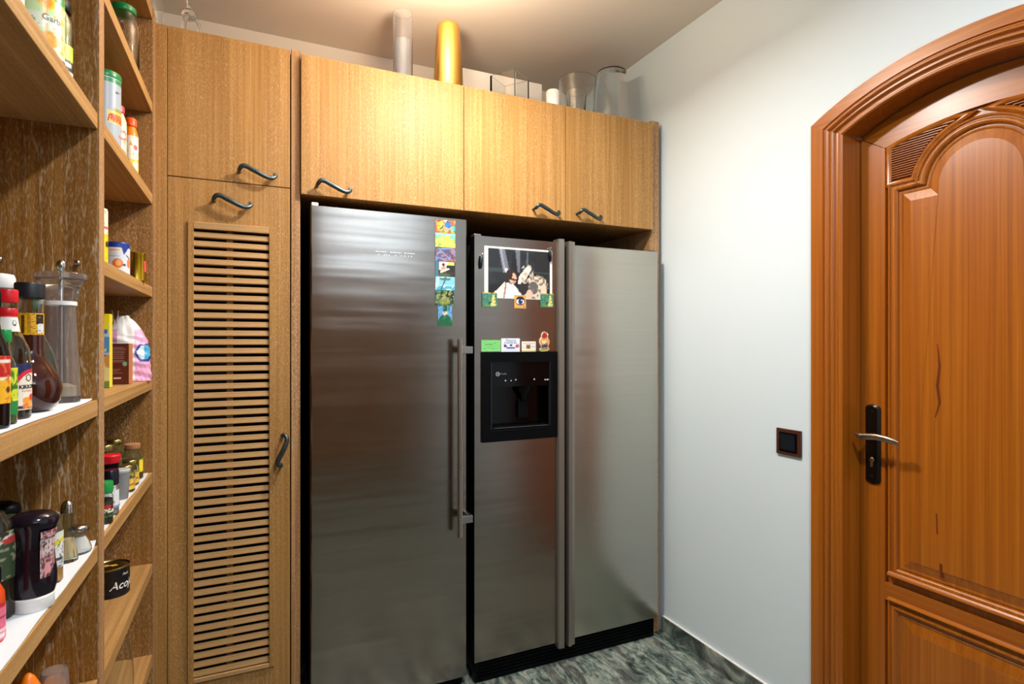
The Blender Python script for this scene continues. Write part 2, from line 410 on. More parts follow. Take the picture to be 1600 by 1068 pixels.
mould = [(0, 0), (0, .004), (-.004, .006), (-.007, .006), (-.008, .0035), (-.011, .0035), (-.013, .010), (-.017, .014), (-.022, .0155), (-.026, .0145), (-.029, .011), (-.031, .011), (-.033, .016), (-.037, .017), (-.040, .014), (-.041, 0)]
# path runs clockwise seen from the room: negative offset is outwards
sgn = 1 if sum((arch_p[i-1][0]*arch_p[i][1]-arch_p[i][0]*arch_p[i-1][1]) for i in range(len(arch_p))) > 0 else -1
sub(sweep(arch_p, [(-sgn*o, p) for o, p in mould], XR), 'arched_moulding', pine_z, 40)
ins = offs(arch_p, -sgn*.027); lip = offs(arch_p, -sgn*.001)
def raised(outer, inner, h):
    b = MB(); V = b.grid([[(XR+.001, y, z) for y, z in outer], [(XR-h*.3, y, z) for y, z in outer], [(XR-h, y, z) for y, z in inner], [(XR-h-.001, y, z) for y, z in inner]], close_v=True)
    f = b.bm.faces.new(V[-1]); bmesh.ops.triangulate(b.bm, faces=[f]); return b
def raised2(path, w_, h):
    o1 = path; o2 = offs(path, -sgn*w_) ; return raised(o1, o2, h)
sub(raised2(arch_p, .027, .010), 'upper_panel')
low = [(YD+.208, .16), (YD+.208, .505), (YD-.208, .505), (YD-.208, .16)]
mould2 = [(0, 0), (0, .004), (-.005, .006), (-.008, .0035), (-.011, .004), (-.016, .012), (-.022, .0155), (-.028, .014), (-.032, .010), (-.036, .015), (-.041, .013), (-.042, 0)]
sub(sweep(low, [(-sgn*o, p) for o, p in mould2], XR), 'lower_moulding', pine_z, 40)
sub(raised2(low, .034, .009), 'lower_panel')
# lock-rail beads that run right across
for z, r in ((.632, .010), (.553, .007)):
    b = MB(); b.prism([(XF-.001, z-r), (XF-.006, z-r*.8), (XF-.012, z-.2*r), (XF-.011, z+.4*r), (XF-.004, z+r), (XF+.01, z+r), (XF+.01, z-r)], 'y', YD-.245, YD+.245); sub(b, 'rail_bead', pine_y, 40)
# louvred spandrels left and right of the arch
RO = .186; LX = .240
for s in (1, -1):
    a1 = math.acos(min(1, (1.880-1.8345)/RO)); pts = []
    # outline: bottom corner, up the stile, along the top arc, back down the circle
    yb = math.sqrt(RO**2-(1.880-1.8345)**2)
    tz = lambda y: 1.131-.014+math.sqrt(.8995**2-y*y)
    # crossing of circle and top arc
    th = PI/2
    while th > .2 and 1.8345+RO*math.sin(th) > tz(RO*math.cos(th))-.001: th -= .005
    t0 = math.asin((1.880-1.8345)/RO)
    pts = [(yb, 1.880), (LX, 1.880), (LX, tz(LX))]
    y = LX
    pts += [(LX+(RO*math.cos(th)-LX)*i/10, tz(LX+(RO*math.cos(th)-LX)*i/10)) for i in range(1, 10)]
    pts += [(RO*math.cos(th+(t0-th)*i/14), 1.8345+RO*math.sin(th+(t0-th)*i/14)) for i in range(0, 14)]
    P2 = [(YD+s*y, z) for y, z in pts]
    if s < 0: P2 = P2[::-1]
    ar = sum((P2[i-1][0]*P2[i][1]-P2[i][0]*P2[i-1][1]) for i in range(len(P2)))
    sg = 1 if ar > 0 else -1
    sub(sweep(P2, [(0, 0), (0, .009), (sg*.004, .0135), (sg*.009, .0145), (sg*.013, .012), (sg*.016, .010), (sg*.016, 0)], XR), 'spandrel_frame', pine_y, 40)
    z = 1.886
    while z < 2.02:
        ylo = math.sqrt(max(0, RO**2-(z-1.8345)**2)) if z-1.8345 < RO else 0
        yhi = LX
        zt = tz(LX)
        if z > zt: yhi = math.sqrt(max(1e-6, .8995**2-(z-1.117)**2))
        yhi = min(yhi, LX)
        if yhi-ylo > .006:
            ya, yb2 = sorted((YD+s*ylo, YD+s*yhi)); b = MB()
            b.prism([(XR, z), (XR-.007, z+.0002), (XR-.0095, z+.0016), (XR-.0095, z+.0032), (XR-.007, z+.0044), (XR, z+.0046)], 'y', ya, yb2); sub(b, 'louvre_slat', pine_y)
        z += .0073
streak_m = mat('resin_streak', (104, 44, 14), .4)
for pts, wd in (([(1.010, 1.365), (1.004, 1.30), (1.010, 1.24), (1.004, 1.19), (1.016, 1.145)], .0026), ([(1.0125, .86), (1.0105, .80)], .0018), ([(1.001, .715), (.999, .675)], .004), ([(1.042, 1.775), (1.0395, 1.772)], .0018)):
    X = XR-.0113; L = []; R_ = []; n = len(pts)
    for i, (y, z) in enumerate(pts):
        k = 1.6*wd*(math.sin(PI*(i+.35)/(n-.3)))
        L.append((y-k, z)); R_.append((y+k, z))
    b = MB(); b.prism(L+R_[::-1], 'x', X-.0003, X+.002); sub(b, 'resin_streak', streak_m)
# lever handle on a long plate
hp = MB()
zz = [(1.176, .918), (1.181, .911), (1.200, .906), (1.219, .911), (1.224, .918), (1.224, 1.155), (1.219, 1.162), (1.200, 1.167), (1.181, 1.162), (1.176, 1.155)]
XP = XF
V = hp.grid([[(XP+.002, y, z) for y, z in zz], [(XP-.004, y, z) for y, z in zz], [(XP-.009, 1.2+(y-1.2)*.72, 1.0365+(z-1.0365)*.955) for y, z in zz], [(XP-.0085, 1.2+(y-1.2)*.4, 1.0365+(z-1.0365)*.90) for y, z in zz]], close_v=True)
hp.bm.faces.new(V[-1])
plate = hp.obj('handle_plate', bronze_m, door, 30)
b = MB(); b.lathe([(0, 0), (.012, 0), (.0125, .004), (.009, .008), (.0085, .05), (0, .05)], (XP-.006, 1.197, 1.064), 16, M=Matrix.Rotation(-PI/2, 4, 'Y')); b.obj('spindle', bronze_m, plate, 40)
pa = [(1.788, 1.219, 1.072), (1.787, 1.208, 1.068), (1.786, 1.197, 1.066), (1.785, 1.175, 1.069), (1.786, 1.150, 1.0715), (1.788, 1.122, 1.069), (1.790, 1.098, 1.064), (1.791, 1.086, 1.061)]
b = MB(); b.tube(pa, [.005, .0095, .0115, .011, .0105, .0098, .0095, .0065], 12, .62, up=(0, 0, 1)); b.obj('lever', pewter_m, plate, 60)
b = MB(); b.lathe([(0, 0), (.0085, 0), (.0085, .003), (.006, .005), (0, .005)], (XP-.007, 1.2, .986), 16, M=Matrix.Rotation(-PI/2, 4, 'Y')); b.box(XP-.012, XP-.004, 1.1955, 1.2045, .962, .982, .002); b.obj('lock_cylinder', mat('worn_brass', (132, 110, 80), .4, .9), plate, 40)
for z in (.932, 1.142):
    MB().ball((XP-.0088, 1.2, z), .0035, 2, (.5, 1, 1)).obj('screw', bronze_m, plate, 40)

# light switch
sw = thing('light_switch', 'square brown light switch with black rocker on the white wall', 'light switch', (XW, 1.461, 1.007))
b = MB(); b.box(XW-.009, XW, 1.410, 1.513, .958, 1.053, .002); b.obj('frame_plate', mat('brown_bakelite', (74, 40, 28), .3), sw)
b = MB(); b.box(XW-.0115, XW-.006, 1.4235, 1.4985, .971, 1.041, .001); r = b.obj('insert', black_m, sw)
b = MB(); b.prism([(XW-.008, .978), (XW-.0125, .978), (XW-.0165, 1.034), (XW-.008, 1.034)], 'y', 1.4295, 1.4905); b.obj('rocker', mat('rocker_blue_black', (20, 25, 32), .3), sw)

# ------------------------------------------------------------------ open pantry shelving on the left
XL = -.287
shelv = thing('pantry_shelving', 'limed oak open pantry shelving in two bays along the left', 'shelving', (XL, 1.41, 0))
TH = .033
MB().box(XLW+.012, XL, 1.411, 1.455, 0, 2.394, .001).obj('upright', oak_in, shelv)
MB().box(XLW+.012, XL, .715, .759, 0, 2.394, .001).obj('upright', oak_in, shelv)
MB().box(XLW+.012, XL, 2.118, 2.159, 0, 2.394, .001).obj('upright', oak_end, shelv)
for y0, y1 in ((.715, .759), (1.411, 1.455), (2.118, 2.159)):
    MB().box(XL, XL+.003, y0, y1, 0, 2.43).obj('edge_band', oak_edge, shelv)
MB().box(XLW+.001, XLW+.012, .715, 2.159, 0, 2.43).obj('back_panel', oak_in, shelv)
MB().box(XLW+.012, XL, .715, 2.159, 2.394, 2.43).obj('top_board', oak_iny, shelv)
for zt in (2.13, 1.84, 1.545, 1.253, .957, .668, .38, .09):
    MB().box(XLW+.012, XL+.0005, 1.455, 2.118, zt-TH, zt-.0006, .0015).obj('shelf', oak_iny, shelv)
for zt in (2.13, 1.838, 1.252, .955, .682, .38, .09):
    MB().box(XLW+.012, XL+.0005, .759, 1.411, zt-TH, zt-.0006, .0015).obj('shelf', oak_iny, shelv)
for x in (-.318, -.440):
    b = MB(); b.lathe([(0, 0), (.0035, 0), (.0035, .010), (.005, .0105), (.005, .013), (.003, .0145), (0, .0145)], (x, 1.411, 1.529), 12, M=Matrix.Rotation(PI/2, 4, 'X')); b.obj('shelf_pin', pewter_m, shelv, 40)
# white liner sheets
def liner(label, y0, y1, z, curl, ox=.002):
    rows = []; nu, nv = 40, 6
    for j in range(nv+1):
        r = []
        for i in range(nu+1):
            u, v = i/nu, j/nv; y = y0+(y1-y0)*u; x = -.62+(XL+ox+.62)*v
            if v == 1: x += .0014*math.sin(u*9+1)+.0008*math.sin(u*23)-.001
            zz_ = z+.0016+curl*max(0, (u-.93)/.07)**2*max(0, (v-.4)/.6)
            r.append((x, y, zz_))
        rows.append(r)
    b = MB(); b.grid(rows); o = b.obj('shelf_liner', paper_m, None, 60)
    md = o.modifiers.new('thick', 'SOLIDIFY'); md.thickness = .0014; md.offset = -1
    return tag(o, label, 'shelf liner', 'white sheets lining the shelves')
liner('white shelf liner under the sauce bottles and the tall clear pepper mill', .765, 1.402, 1.252, .002, -.004)
liner('white shelf liner under the dark squeeze bottle, corner curling up', .765, 1.408, .955, .010, .001)
liner('white shelf liner under the small spice jars by the cork jar', 1.460, 2.105, .957, .0, -.006)

# ------------------------------------------------------------------ cabinets
def s_handle(parent, c, vertical=False, L=.118, flip=1):
    """wrought S-shaped pull; c = centre on the door face (x, y face, z)"""
    pts = [(-.5, .004, .014), (-.47, .034, .030), (-.40, .115, .034), (-.28, .115, .034), (-.14, .045, .035), (0, -.02, .036), (.14, -.085, .035), (.28, -.135, .033), (.38, -.135, .031), (.455, -.095, .027), (.485, -.045, .023), (.465, -.005, .021), (.43, -.015, .022)]
    path = []; rad = [.0035, .0045, .0052, .0056, .0056, .0056, .0054, .005, .0048, .0044, .004, .0036, .003]
    # smooth the control polygon
    ctl = [Vector((a*L, -d, k*L)) for a, k, d in pts]; rr = []
    for i in range(len(ctl)-1):
        p0, p1, p2, p3 = ctl[max(0, i-1)], ctl[i], ctl[i+1], ctl[min(len(ctl)-1, i+2)]
        for k in range(4):
            q = k/4; path.append(.5*((2*p1)+(p2-p0)*q+(2*p0-5*p1+4*p2-p3)*q*q+(3*p1-p0-3*p2+p3)*q**3)); rr.append(rad[i]+(rad[i+1]-rad[i])*q)
    path.append(ctl[-1]); rr.append(rad[-1])
    R = Matrix.Rotation(-PI/2 if vertical else 0, 3, 'Y')
    P = lambda v: (R @ Vector(v))+Vector(c)
    b = MB(); b.tube([P(v) for v in path], [q*1.12 for q in rr], 12, 1.35, up=(0, -1, 0))
    for a, k in ((-.48, .01), (.45, -.04)):
        b.tube([P((a*L, .0, k*L)), P((a*L, -.006, k*L)), P((a*L, -.026, k*L))], [.006, .0045, .0042], 10, 1., up=(1, 0, 0))
    return b.obj('handle', iron_m, parent, 50)
YC = 2.16
tall = thing('tall_cabinet', 'tall narrow limed oak cabinet with louvred lower door left of the fridges', 'cabinet', (-.06, YC, 0))
MB().box(-.287, -.2515, YC, YC+.02, 0, 2.405, .001).obj('filler_strip', oak_z, tall)
MB().box(-.29, .124, YC+.50, YC+.69, 0, 2.40).obj('carcass_back', dark_m, tall)
MB().box(-.285, -.252, YC+.02, YC+.50, 0, 2.40).obj('side_panel', oak_in, tall)
MB().box(.1275, .1575, YC, YC+.69, 0, 2.408, .001).obj('side_panel', oak_edge, tall)
MB().box(-.252, .1275, YC+.02, YC+.50, 2.375, 2.398).obj('top_board', oak_in, tall)
MB().box(-.252, .1275, YC+.022, YC+.50, 1.90, 1.925).obj('middle_board', oak_in, tall)
MB().box(-.252, .1275, YC+.03, YC+.50, 0, .09).obj('plinth', dark_m, tall)
ud = MB().box(-.2497, .1235, YC, YC+.021, 1.9155, 2.4045, .0012).obj('upper_door', oak_z, tall)
s_handle(ud, (.0185, YC, 1.951))
oz0, oz1, ox0, ox1 = .2517, 1.7466, -.1750, .0555
b = MB()
b.box(-.2497, ox0, YC, YC+.021, .095, 1.9125, .0012); b.box(ox1, .1235, YC, YC+.021, .095, 1.9125, .0012)
b.box(ox0, ox1, YC, YC+.021, oz1, 1.9125); b.box(ox0, ox1, YC, YC+.021, .095, oz0)
ld = b.obj('louvred_door', oak_z, tall)
for q, (x0, x1, z0, z1) in enumerate(((-.1925, ox0, .238, 1.7695), (ox1, .0710, .238, 1.7695), (ox0, ox1, oz1, 1.7695), (ox0, ox1, .238, oz0))):
    MB().box(x0, x1, YC-.0075, YC+.004, z0, z1, .0012).obj('louvre_frame', oak_z if q < 2 else oak_x, ld)
NS = 50; pitch = (oz1-oz0)/NS; me0 = None
for i in range(NS):
    zc_ = oz1-pitch*(i+.62)
    if me0 is None:
        b = MB(); b.box(ox0-.004, ox1+.004, -.006, .006, -.0095, .0095, .0012, 1, M=Matrix.Rotation(math.radians(-9), 4, 'X')); o = b.obj('slat', oak_x, ld); me0 = o.data
    else:
        o = bpy.data.objects.new('slat', me0); COL.objects.link(o); o.parent = ld
    o.location = (0, YC+.006, zc_)
MB().box(-.078, -.058, YC+.016, YC+.024, oz0-.01, oz1+.01).obj('rear_lath', oak_z, ld)
s_handle(ld, (-.059, YC, 1.843)); s_handle(ld, (.096, YC, .992), vertical=True, L=.112)

YU = 2.14
def over(name, label, x0, x1, doors):
    t_ = thing(name, label, 'cabinet', ((x0+x1)/2, YC, 1.895))
    MB().box(x0, x1, YC+.003, YB-.01, 1.897, 2.385).obj('carcass', oak_in, t_)
    for a, c, hx in doors:
        d = MB().box(a, c, YU, YU+.0215, 1.894, 2.390, .0014).obj('door', oak_z, t_)
        s_handle(d, (hx, YU, 1.926))
    return t_
over('overhead_cabinet', 'single-door limed oak overhead cabinet above the left fridge', .1590, .7690, [(.1590, .7675, .269)])
ov2 = over('overhead_cabinet', 'double-door limed oak overhead cabinet above the right fridge', .7700, 1.7015, [(.7703, 1.2340, 1.134), (1.2365, 1.7015, 1.346)])
ep = MB().box(1.7065, 1.755, YC-.002, YB-.01, 0, 2.412, .006, 2).obj('end_panel', oak_edge)
tag(ep, 'limed oak end panel beside the white wall, right of the fridges', 'panel')
MB().box(.158, 1.694, YB-.03, YB-.012, 0, 1.896).obj('niche_back', void_m, ov2)  # added near-black sheet; its colour stands in for shade in the fridge gaps

# ------------------------------------------------------------------ left fridge
YA = 2.13
f1 = thing('upright_fridge', 'tall single-door brushed steel fridge with long bar handle', 'fridge', (.485, YA, 0))
MB().box(.205, .765, 2.195, 2.80, .03, 1.842, .004).obj('body', dark_m, f1)
MB().box(.197, .772, 2.178, 2.197, .05, 1.848).obj('door_seal', mat('grey_gasket', (70, 66, 62), .7), f1)
pr = [(.1900, 2.1390), (.1912, 2.1345), (.1945, 2.1322), (.2360, YA), (.7330, YA), (.7745, 2.1322), (.7778, 2.1345), (.7790, 2.1390), (.7790, 2.178), (.1900, 2.178)]
d1 = MB().prism(pr, 'z', .045, 1.855).obj('door', steel_m, f1, 20)
MB().box(.204, .766, 2.16, 2.19, 0, .042).obj('kick_plate', black_m, f1)
b = MB(); b.box(.1935, .2170, 2.136, 2.175, 1.8555, 1.868, .003); b.obj('hinge_cap', white_p, f1)
hb = MB().tube([(.731, 2.078, .618), (.731, 2.078, 1.3815)], .0105, 16, up=(1, 0, 0)).obj('bar_handle', steel_bar, f1, 40)
for z in (1.339, .684):
    MB().box(.735, .781, 2.071, 2.086, z-.014, z+.014, .0015).obj('handle_bracket', steel_bar, hb)
    MB().box(.7665, .7815, 2.084, 2.160, z-.014, z+.014, .0015).obj('handle_bracket', steel_bar, hb)
dots = MB()
for i in range(14):
    x = .419+i*.0107
    if i not in (4, 9): dots.box(x, x+.0075, YA-.0006, YA+.001, 1.7055, 1.7075)
for x in (.428, .449, .456, .466, .492, .513, .527, .541, .552): dots.box(x, x+.003, YA-.0006, YA+.001, 1.694, 1.697)
dots.obj('maker_badge', mat('badge_silver', (226, 228, 230), .2, .6), d1)

# ------------------------------------------------------------------ side-by-side fridge
Y2 = 2.12
f2 = thing('side_by_side_fridge', 'wide two-door steel fridge with black water dispenser beside the wall', 'fridge', (1.26, Y2, 0))
MB().box(.822, 1.688, 2.175, 2.80, .02, 1.775, .004).obj('body', dark_m, f1 and f2)
b = MB()
for q in ((.806, .850, .092, 1.794), (1.165, 1.178, .092, 1.794), (.850, 1.165, .092, .985), (.850, 1.165, 1.315, 1.794)):
    b.box(q[0], q[1], Y2, Y2+.05, q[2], q[3])
bmesh.ops.remove_doubles(b.bm, verts=b.bm.verts, dist=1e-5)
dl = b.obj('left_door', steel_m, f2)
dr = MB().box(1.262, 1.7160, Y2, Y2+.036, .092, 1.789, .005, 3).obj('right_door', steel_r, f2, 30)
hpm = mat('grey_trim', (150, 143, 134), .38, .8); hpd = mat('grey_trim_side', (118, 116, 110), .4, .8)
h = MB(); h.prism([(1.178, Y2+.03), (1.178, Y2-.012), (1.181, Y2-.018), (1.205, Y2-.020), (1.208, Y2-.016), (1.208, Y2+.03)], 'z', .074, 1.806); h.obj('door_handle', hpm, dl)
h = MB(); h.prism([(1.2260, Y2+.03), (1.2260, Y2-.012), (1.2285, Y2-.020), (1.2420, Y2-.020), (1.2435, Y2-.013), (1.2480, Y2-.013), (1.2620, Y2-.010), (1.2620, Y2+.03)], 'z', .074, 1.799); h.obj('door_handle', hpm, dr)
MB().box(1.2085, 1.2255, Y2+.022, Y2+.05, .08, 1.79).obj('centre_gap', black_m, f2)
b = MB(); b.box(.815, 1.705, Y2+.018, Y2+.05, .0, .088, .002); kick = b.obj('kick_plate', black_m, f2)
for i in range(5):
    z = .016+i*.014
    MB().box(.83, 1.70, Y2+.012, Y2+.020, z, z+.006).obj('grille_slat', black_m, kick)
for x in (.808, ):
    MB().box(x, x+.03, Y2+.008, Y2+.045, 1.7945, 1.803, .002).obj('hinge_cap', hpd, f2)
MB().box(1.682, 1.704, Y2+.006, Y2+.034, 1.7893, 1.796, .002).obj('hinge_cap', hpd, f2)
# dispenser: black surround with a recess
dx0, dx1, dz0, dz1 = .835, 1.177, .968, 1.3295; cx0, cx1, cz0, cz1 = .872, 1.143, 1.011, 1.288
YS = Y2-.010
b = MB()
for q in ((dx0, cx0, dz0, dz1), (cx1, dx1, dz0, dz1), (cx0, cx1, cz1, dz1), (cx0, cx1, dz0, cz0)):
    b.box(q[0], q[1], YS, Y2+.001, q[2], q[3])
disp = b.obj('dispenser_surround', black_m, f2)
MB().box(cx0, cx1, Y2-.0045, Y2+.030, 1.188, cz1).obj('control_panel', gloss_black, disp)
# the lower niche: built as a shallow recess with its own back, sides and tray
b = MB(); b.box(.851, 1.164, Y2+.046, Y2+.0495, .986, 1.314); b.obj('niche_back', gloss_black, disp)
b = MB()
for x0, x1, z0, z1 in ((cx0, cx0+.004, cz0, cz1), (cx1-.004, cx1, cz0, cz1), (cx0, cx1, cz0, cz0+.003)):
    b.box(x0, x1, YS-.0015, Y2, z0, z1)
b.obj('niche_lip', mat('lip_black', (30, 32, 38), .2), disp)
b = MB(); b.box(cx0+.002, cx1-.002, YS-.004, Y2+.045, cz0+.002, cz0+.012, .002); tr = b.obj('drip_tray', black_m, disp)
b = MB(); b.tube([(cx0+.014, YS-.0045, cz0+.012), (cx1-.014, YS-.0045, cz0+.012)], .0012, 6); b.obj('tray_rim', mat('rim_grey', (110, 114, 124), .25, .6), tr)
b = MB(); b.lathe([(0, 1.128), (.012, 1.128), (.016, 1.150), (.030, 1.168), (.034, 1.188), (0, 1.188)], (1.035, Y2+.020, 0), 18, sy=.5); b.obj('water_spout', black_m, disp, 40)
b = MB(); b.box(1.012, 1.058, Y2+.030, Y2+.040, 1.050, 1.125, .003); b.obj('dispenser_paddle', black_m, disp)
ic = mat('panel_print', (188, 192, 198), .5)
wl = lambda x0, y0, yy: (lambda x, y: (x0+x, yy, y0+y))
b = MB(); q = [(.9046+.0085*math.cos(2*PI*i/20), 1.2404+.0085*math.sin(2*PI*i/20)) for i in range(20)]; q2 = [(.9046+.0068*math.cos(2*PI*i/20), 1.2404+.0068*math.sin(2*PI*i/20)) for i in range(20)]
b.grid([[(x, Y2-.0048, z) for x, z in q], [(x, Y2-.0048, z) for x, z in q2]], close_v=True); b.obj('emblem_ring', ic, disp)
text('emblem_letters', 'GE', .0085, wl(.8993, 1.2375, Y2-.0048), ic, disp, .35)
text('panel_lettering', 'Profile', .0105, wl(.9165, 1.2372, Y2-.0048), mat('panel_print_dim', (120, 124, 130), .5), disp)
for x, z, w_ in ((.9365, 1.2105, .005), (.9620, 1.2095, .004), (.9825, 1.2125, .005), (1.0670, 1.2125, .006), (1.1180, 1.2095, .007), (1.1275, 1.2095, .010)):
    MB().box(x, x+w_, Y2-.0048, Y2-.0040, z, z+.0055).obj('panel_icon', ic, disp)

# ------------------------------------------------------------------ magnets, cards and the photo
def flat(name, label, fn, x0, x1, z0, z1, yf, th, nu, nv, cat='magnet', group=None, shear=0., bow=0.):
    def s(u, v): return (x0+(x1-x0)*u, yf-th-bow*math.sin(PI*v)*u, z0+(z1-z0)*v+shear*(u-.5))
    def bk(u, v): return (x0+(x1-x0)*u, yf-.0001, z0+(z1-z0)*v+shear*(u-.5))
    return tag(patch(name, fn, nu, nv, s, None, back=bk), label, cat, group)
G = 'picture magnets in a column on the left fridge'
YEL = (228, 204, 40)
pics = [
 ('top magnet of the left fridge column, yellow flower and red and blue patches', art((64, 140, 84), ('n', 5, 4, 1, .55, (196, 84, 60)), ('e', .25, .55, .18, .36, YEL), ('e', .3, .45, .08, .2, (240, 228, 90)), ('n', 7, 6, 2, .62, (232, 150, 60)), ('e', .62, .62, .16, .30, (40, 110, 176)), ('e', .55, .26, .12, .2, (206, 150, 112)), ('e', .88, .35, .10, .18, (90, 190, 206)), ('e', .12, .88, .10, .10, (220, 70, 60)), ('e', .5, .9, .12, .08, (230, 190, 160)), ('n', 14, 12, 3, .76, (30, 70, 60))), (.6472, .7281, 1.7958, 1.8465)),
 ('magnet with a pale yellow field under a green sky, second of the left fridge column', art((222, 208, 92), ('r', 0, .62, 1, 1, (110, 176, 150)), ('n', 9, 3, 4, .6, (196, 202, 84)), ('n', 14, 5, 5, .7, (120, 166, 90)), ('r', 0, .86, 1, 1, (130, 206, 190))), (.6472, .7281, 1.7394, 1.7943)),
 ('dark blue and violet blurred picture magnet, third of the left fridge column', art((70, 84, 130), ('n', 5, 5, 6, .5, (96, 138, 190)), ('n', 7, 6, 7, .58, (92, 70, 96)), ('l', .15, .9, .8, .1, .025, (150, 140, 150)), ('n', 12, 9, 8, .72, (160, 110, 110))), (.6472, .7281, 1.6838, 1.7380)),
 ('magnet with a figure before a white window, fourth of the left fridge column', art((52, 44, 40), ('r', .18, .45, .95, 1, (226, 222, 206)), ('r', .62, .6, .95, .98, (206, 190, 90)), ('r', .55, .3, .95, .75, (30, 34, 36)), ('e', .4, .8, .07, .12, (50, 34, 28)), ('p', [(.25, .35), (.5, .3), (.52, .68), (.3, .66)], (196, 140, 100)), ('p', [(.25, .22), (.72, .5), (.66, .58), (.24, .36)], (230, 226, 214)), ('r', 0, 0, .16, 1, (64, 110, 130)), ('e', .45, .1, .3, .12, (70, 90, 60))), (.6472, .7281, 1.6260, 1.6824)),
 ('turquoise seascape magnet with a thin tree, fifth of the left fridge column', art((120, 188, 206), ('r', 0, 0, 1, .32, (70, 160, 186)), ('r', 0, .3, 1, .36, (200, 226, 226)), ('n', 8, 3, 9, .66, (176, 214, 220)), ('l', .3, .05, .55, .95, .03, (50, 60, 60)), ('e', .5, .82, .3, .10, (70, 110, 110))), (.6472, .7260, 1.5725, 1.6246)),
 ('dark green forest picture magnet, sixth of the left fridge column', art((38, 70, 64), ('n', 6, 5, 10, .55, (64, 104, 72)), ('l', .35, .3, .35, .95, .05, (20, 36, 30)), ('l', .62, .35, .66, .95, .05, (24, 40, 30)), ('l', .9, .3, .86, .95, .05, (24, 40, 30)), ('e', .5, .25, .3, .2, (120, 130, 64)), ('n', 14, 10, 11, .72, (150, 150, 84)), ('r', 0, .9, .2, 1, (60, 110, 130))), (.6472, .7240, 1.5125, 1.5712)),
 ('narrow portrait magnet in green and blue at the foot of the left fridge column', art((96, 150, 206), ('e', .5, .12, .52, .46, (24, 92, 56)), ('e', .5, .66, .17, .13, (206, 190, 184)), ('r', .34, .74, .66, 1, (20, 80, 52)), ('n', 9, 9, 12, .74, (40, 120, 84))), (.6575, .7149, 1.4330, 1.5105)),
]
for lab, fn, (a, c, z0, z1) in pics:
    flat('picture_magnet', lab, fn, a, c, z0, z1, YA, .003, 30, 24, group=G)
# photograph of a person in sunglasses with a cat, behind a sheet
WH = (236, 236, 228)
photo_fn = art((34, 38, 42),
 ('n', 5, 6, 20, .6, (39, 45, 48)), ('r', .0, .52, 1, .60, (52, 62, 66)), ('n', 7, 5, 21, .66, (27, 29, 32)),
 ('p', [(.17, 1), (.26, 1), (.33, .55), (.24, .5)], (104, 108, 122)), ('p', [(.19, 1), (.21, 1), (.28, .52), (.26, .52)], (150, 152, 166)),
 ('p', [(.42, 1), (.49, 1), (.50, .52), (.46, .52)], (98, 102, 116)), ('p', [(.60, .95), (.62, .95), (.62, .70), (.59, .70)], (84, 92, 104)),
 ('p', [(.26, .60), (.30, .60), (.31, .52), (.28, .50)], (214, 216, 220)),
 ('p', [(.48, .45), (.60, .66), (.66, .68), (.67, .60), (.60, .44), (.56, .28), (.46, .30)], (226, 216, 200)),
 ('p', [(.62, .42), (.78, .48), (.90, .40), (.92, .0), (.55, .0), (.56, .3)], (208, 196, 176)), ('m', .74, .25, .20, .25, 30, 26, 22, .62, (128, 114, 98)), ('m', .6, .5, .1, .2, 26, 22, 24, .68, (180, 168, 150)),
 ('r', 0, .60, .17, 1, (34, 38, 42)), ('r', .72, .55, 1, 1, (34, 36, 38)),
 ('p', [(.05, .02), (.12, .13), (.26, .32), (.34, .30), (.30, 0), (.05, 0)], (226, 220, 206)),
 ('p', [(.26, 0), (.31, .30), (.40, .27), (.52, .10), (.50, 0)], (222, 232, 240)), ('l', .28, .3, .25, .0, .012, (150, 120, 100)),
 ('e', .36, .44, .085, .13, (52, 36, 30)), ('e', .385, .40, .055, .115, (206, 164, 140)), ('l', .35, .39, .43, .37, .017, (24, 20, 22)), ('l', .385, .315, .42, .315, .007, (150, 80, 76)), ('e', .33, .47, .05, .1, (48, 34, 28)),
 ('e', .56, .20, .10, .11, (44, 40, 44)), ('p', [(.50, .27), (.525, .36), (.56, .29)], (36, 32, 36)), ('p', [(.59, .29), (.625, .37), (.64, .27)], (36, 32, 36)), ('e', .70, .23, .08, .13, (96, 92, 92)), ('e', .64, .10, .05, .09, (214, 180, 160)), ('m', .72, .22, .1, .14, 30, 24, 23, .7, (140, 132, 124)),
 ('r', 0, 0, .012, 1, WH), ('r', 0, .975, 1, 1, WH), ('r', .962, 0, 1, 1, WH), ('r', 0, 0, 1, .012, WH))
sheet = flat('paper_sheet', 'white paper sheet peeking out behind the photograph on the fridge', art(WH), .8480, 1.1550, 1.5470, 1.7560, Y2, .0006, 2, 2, 'paper')
flat('photograph', 'glossy photograph of a person in sunglasses holding a cat, on the fridge', photo_fn, .8590, 1.1565, 1.5480, 1.7535, Y2-.0008, .0006, 96, 66, 'photograph')
GP = art((74, 132, 104), ('n', 6, 6, 30, .55, (52, 120, 120)), ('n', 9, 9, 31, .62, (110, 140, 70)), ('p', [(.55, .05), (.95, .1), (.80, .85), (.70, .85)], (206, 206, 120)), ('r', 0, .92, 1, 1, (190, 170, 70)), ('n', 14, 14, 32, .78, (40, 80, 60)))
flat('picture_magnet', 'small square green picture magnet at the lower left corner of the photograph', GP, .8378, .9018, 1.5100, 1.5690, Y2-.0016, .003, 24, 22, group='magnets holding the photograph')
flat('picture_magnet', 'small square green picture magnet at the lower right corner of the photograph', GP, 1.1000, 1.1611, 1.5160, 1.5740, Y2-.0016, .003, 24, 22, group='magnets holding the photograph')
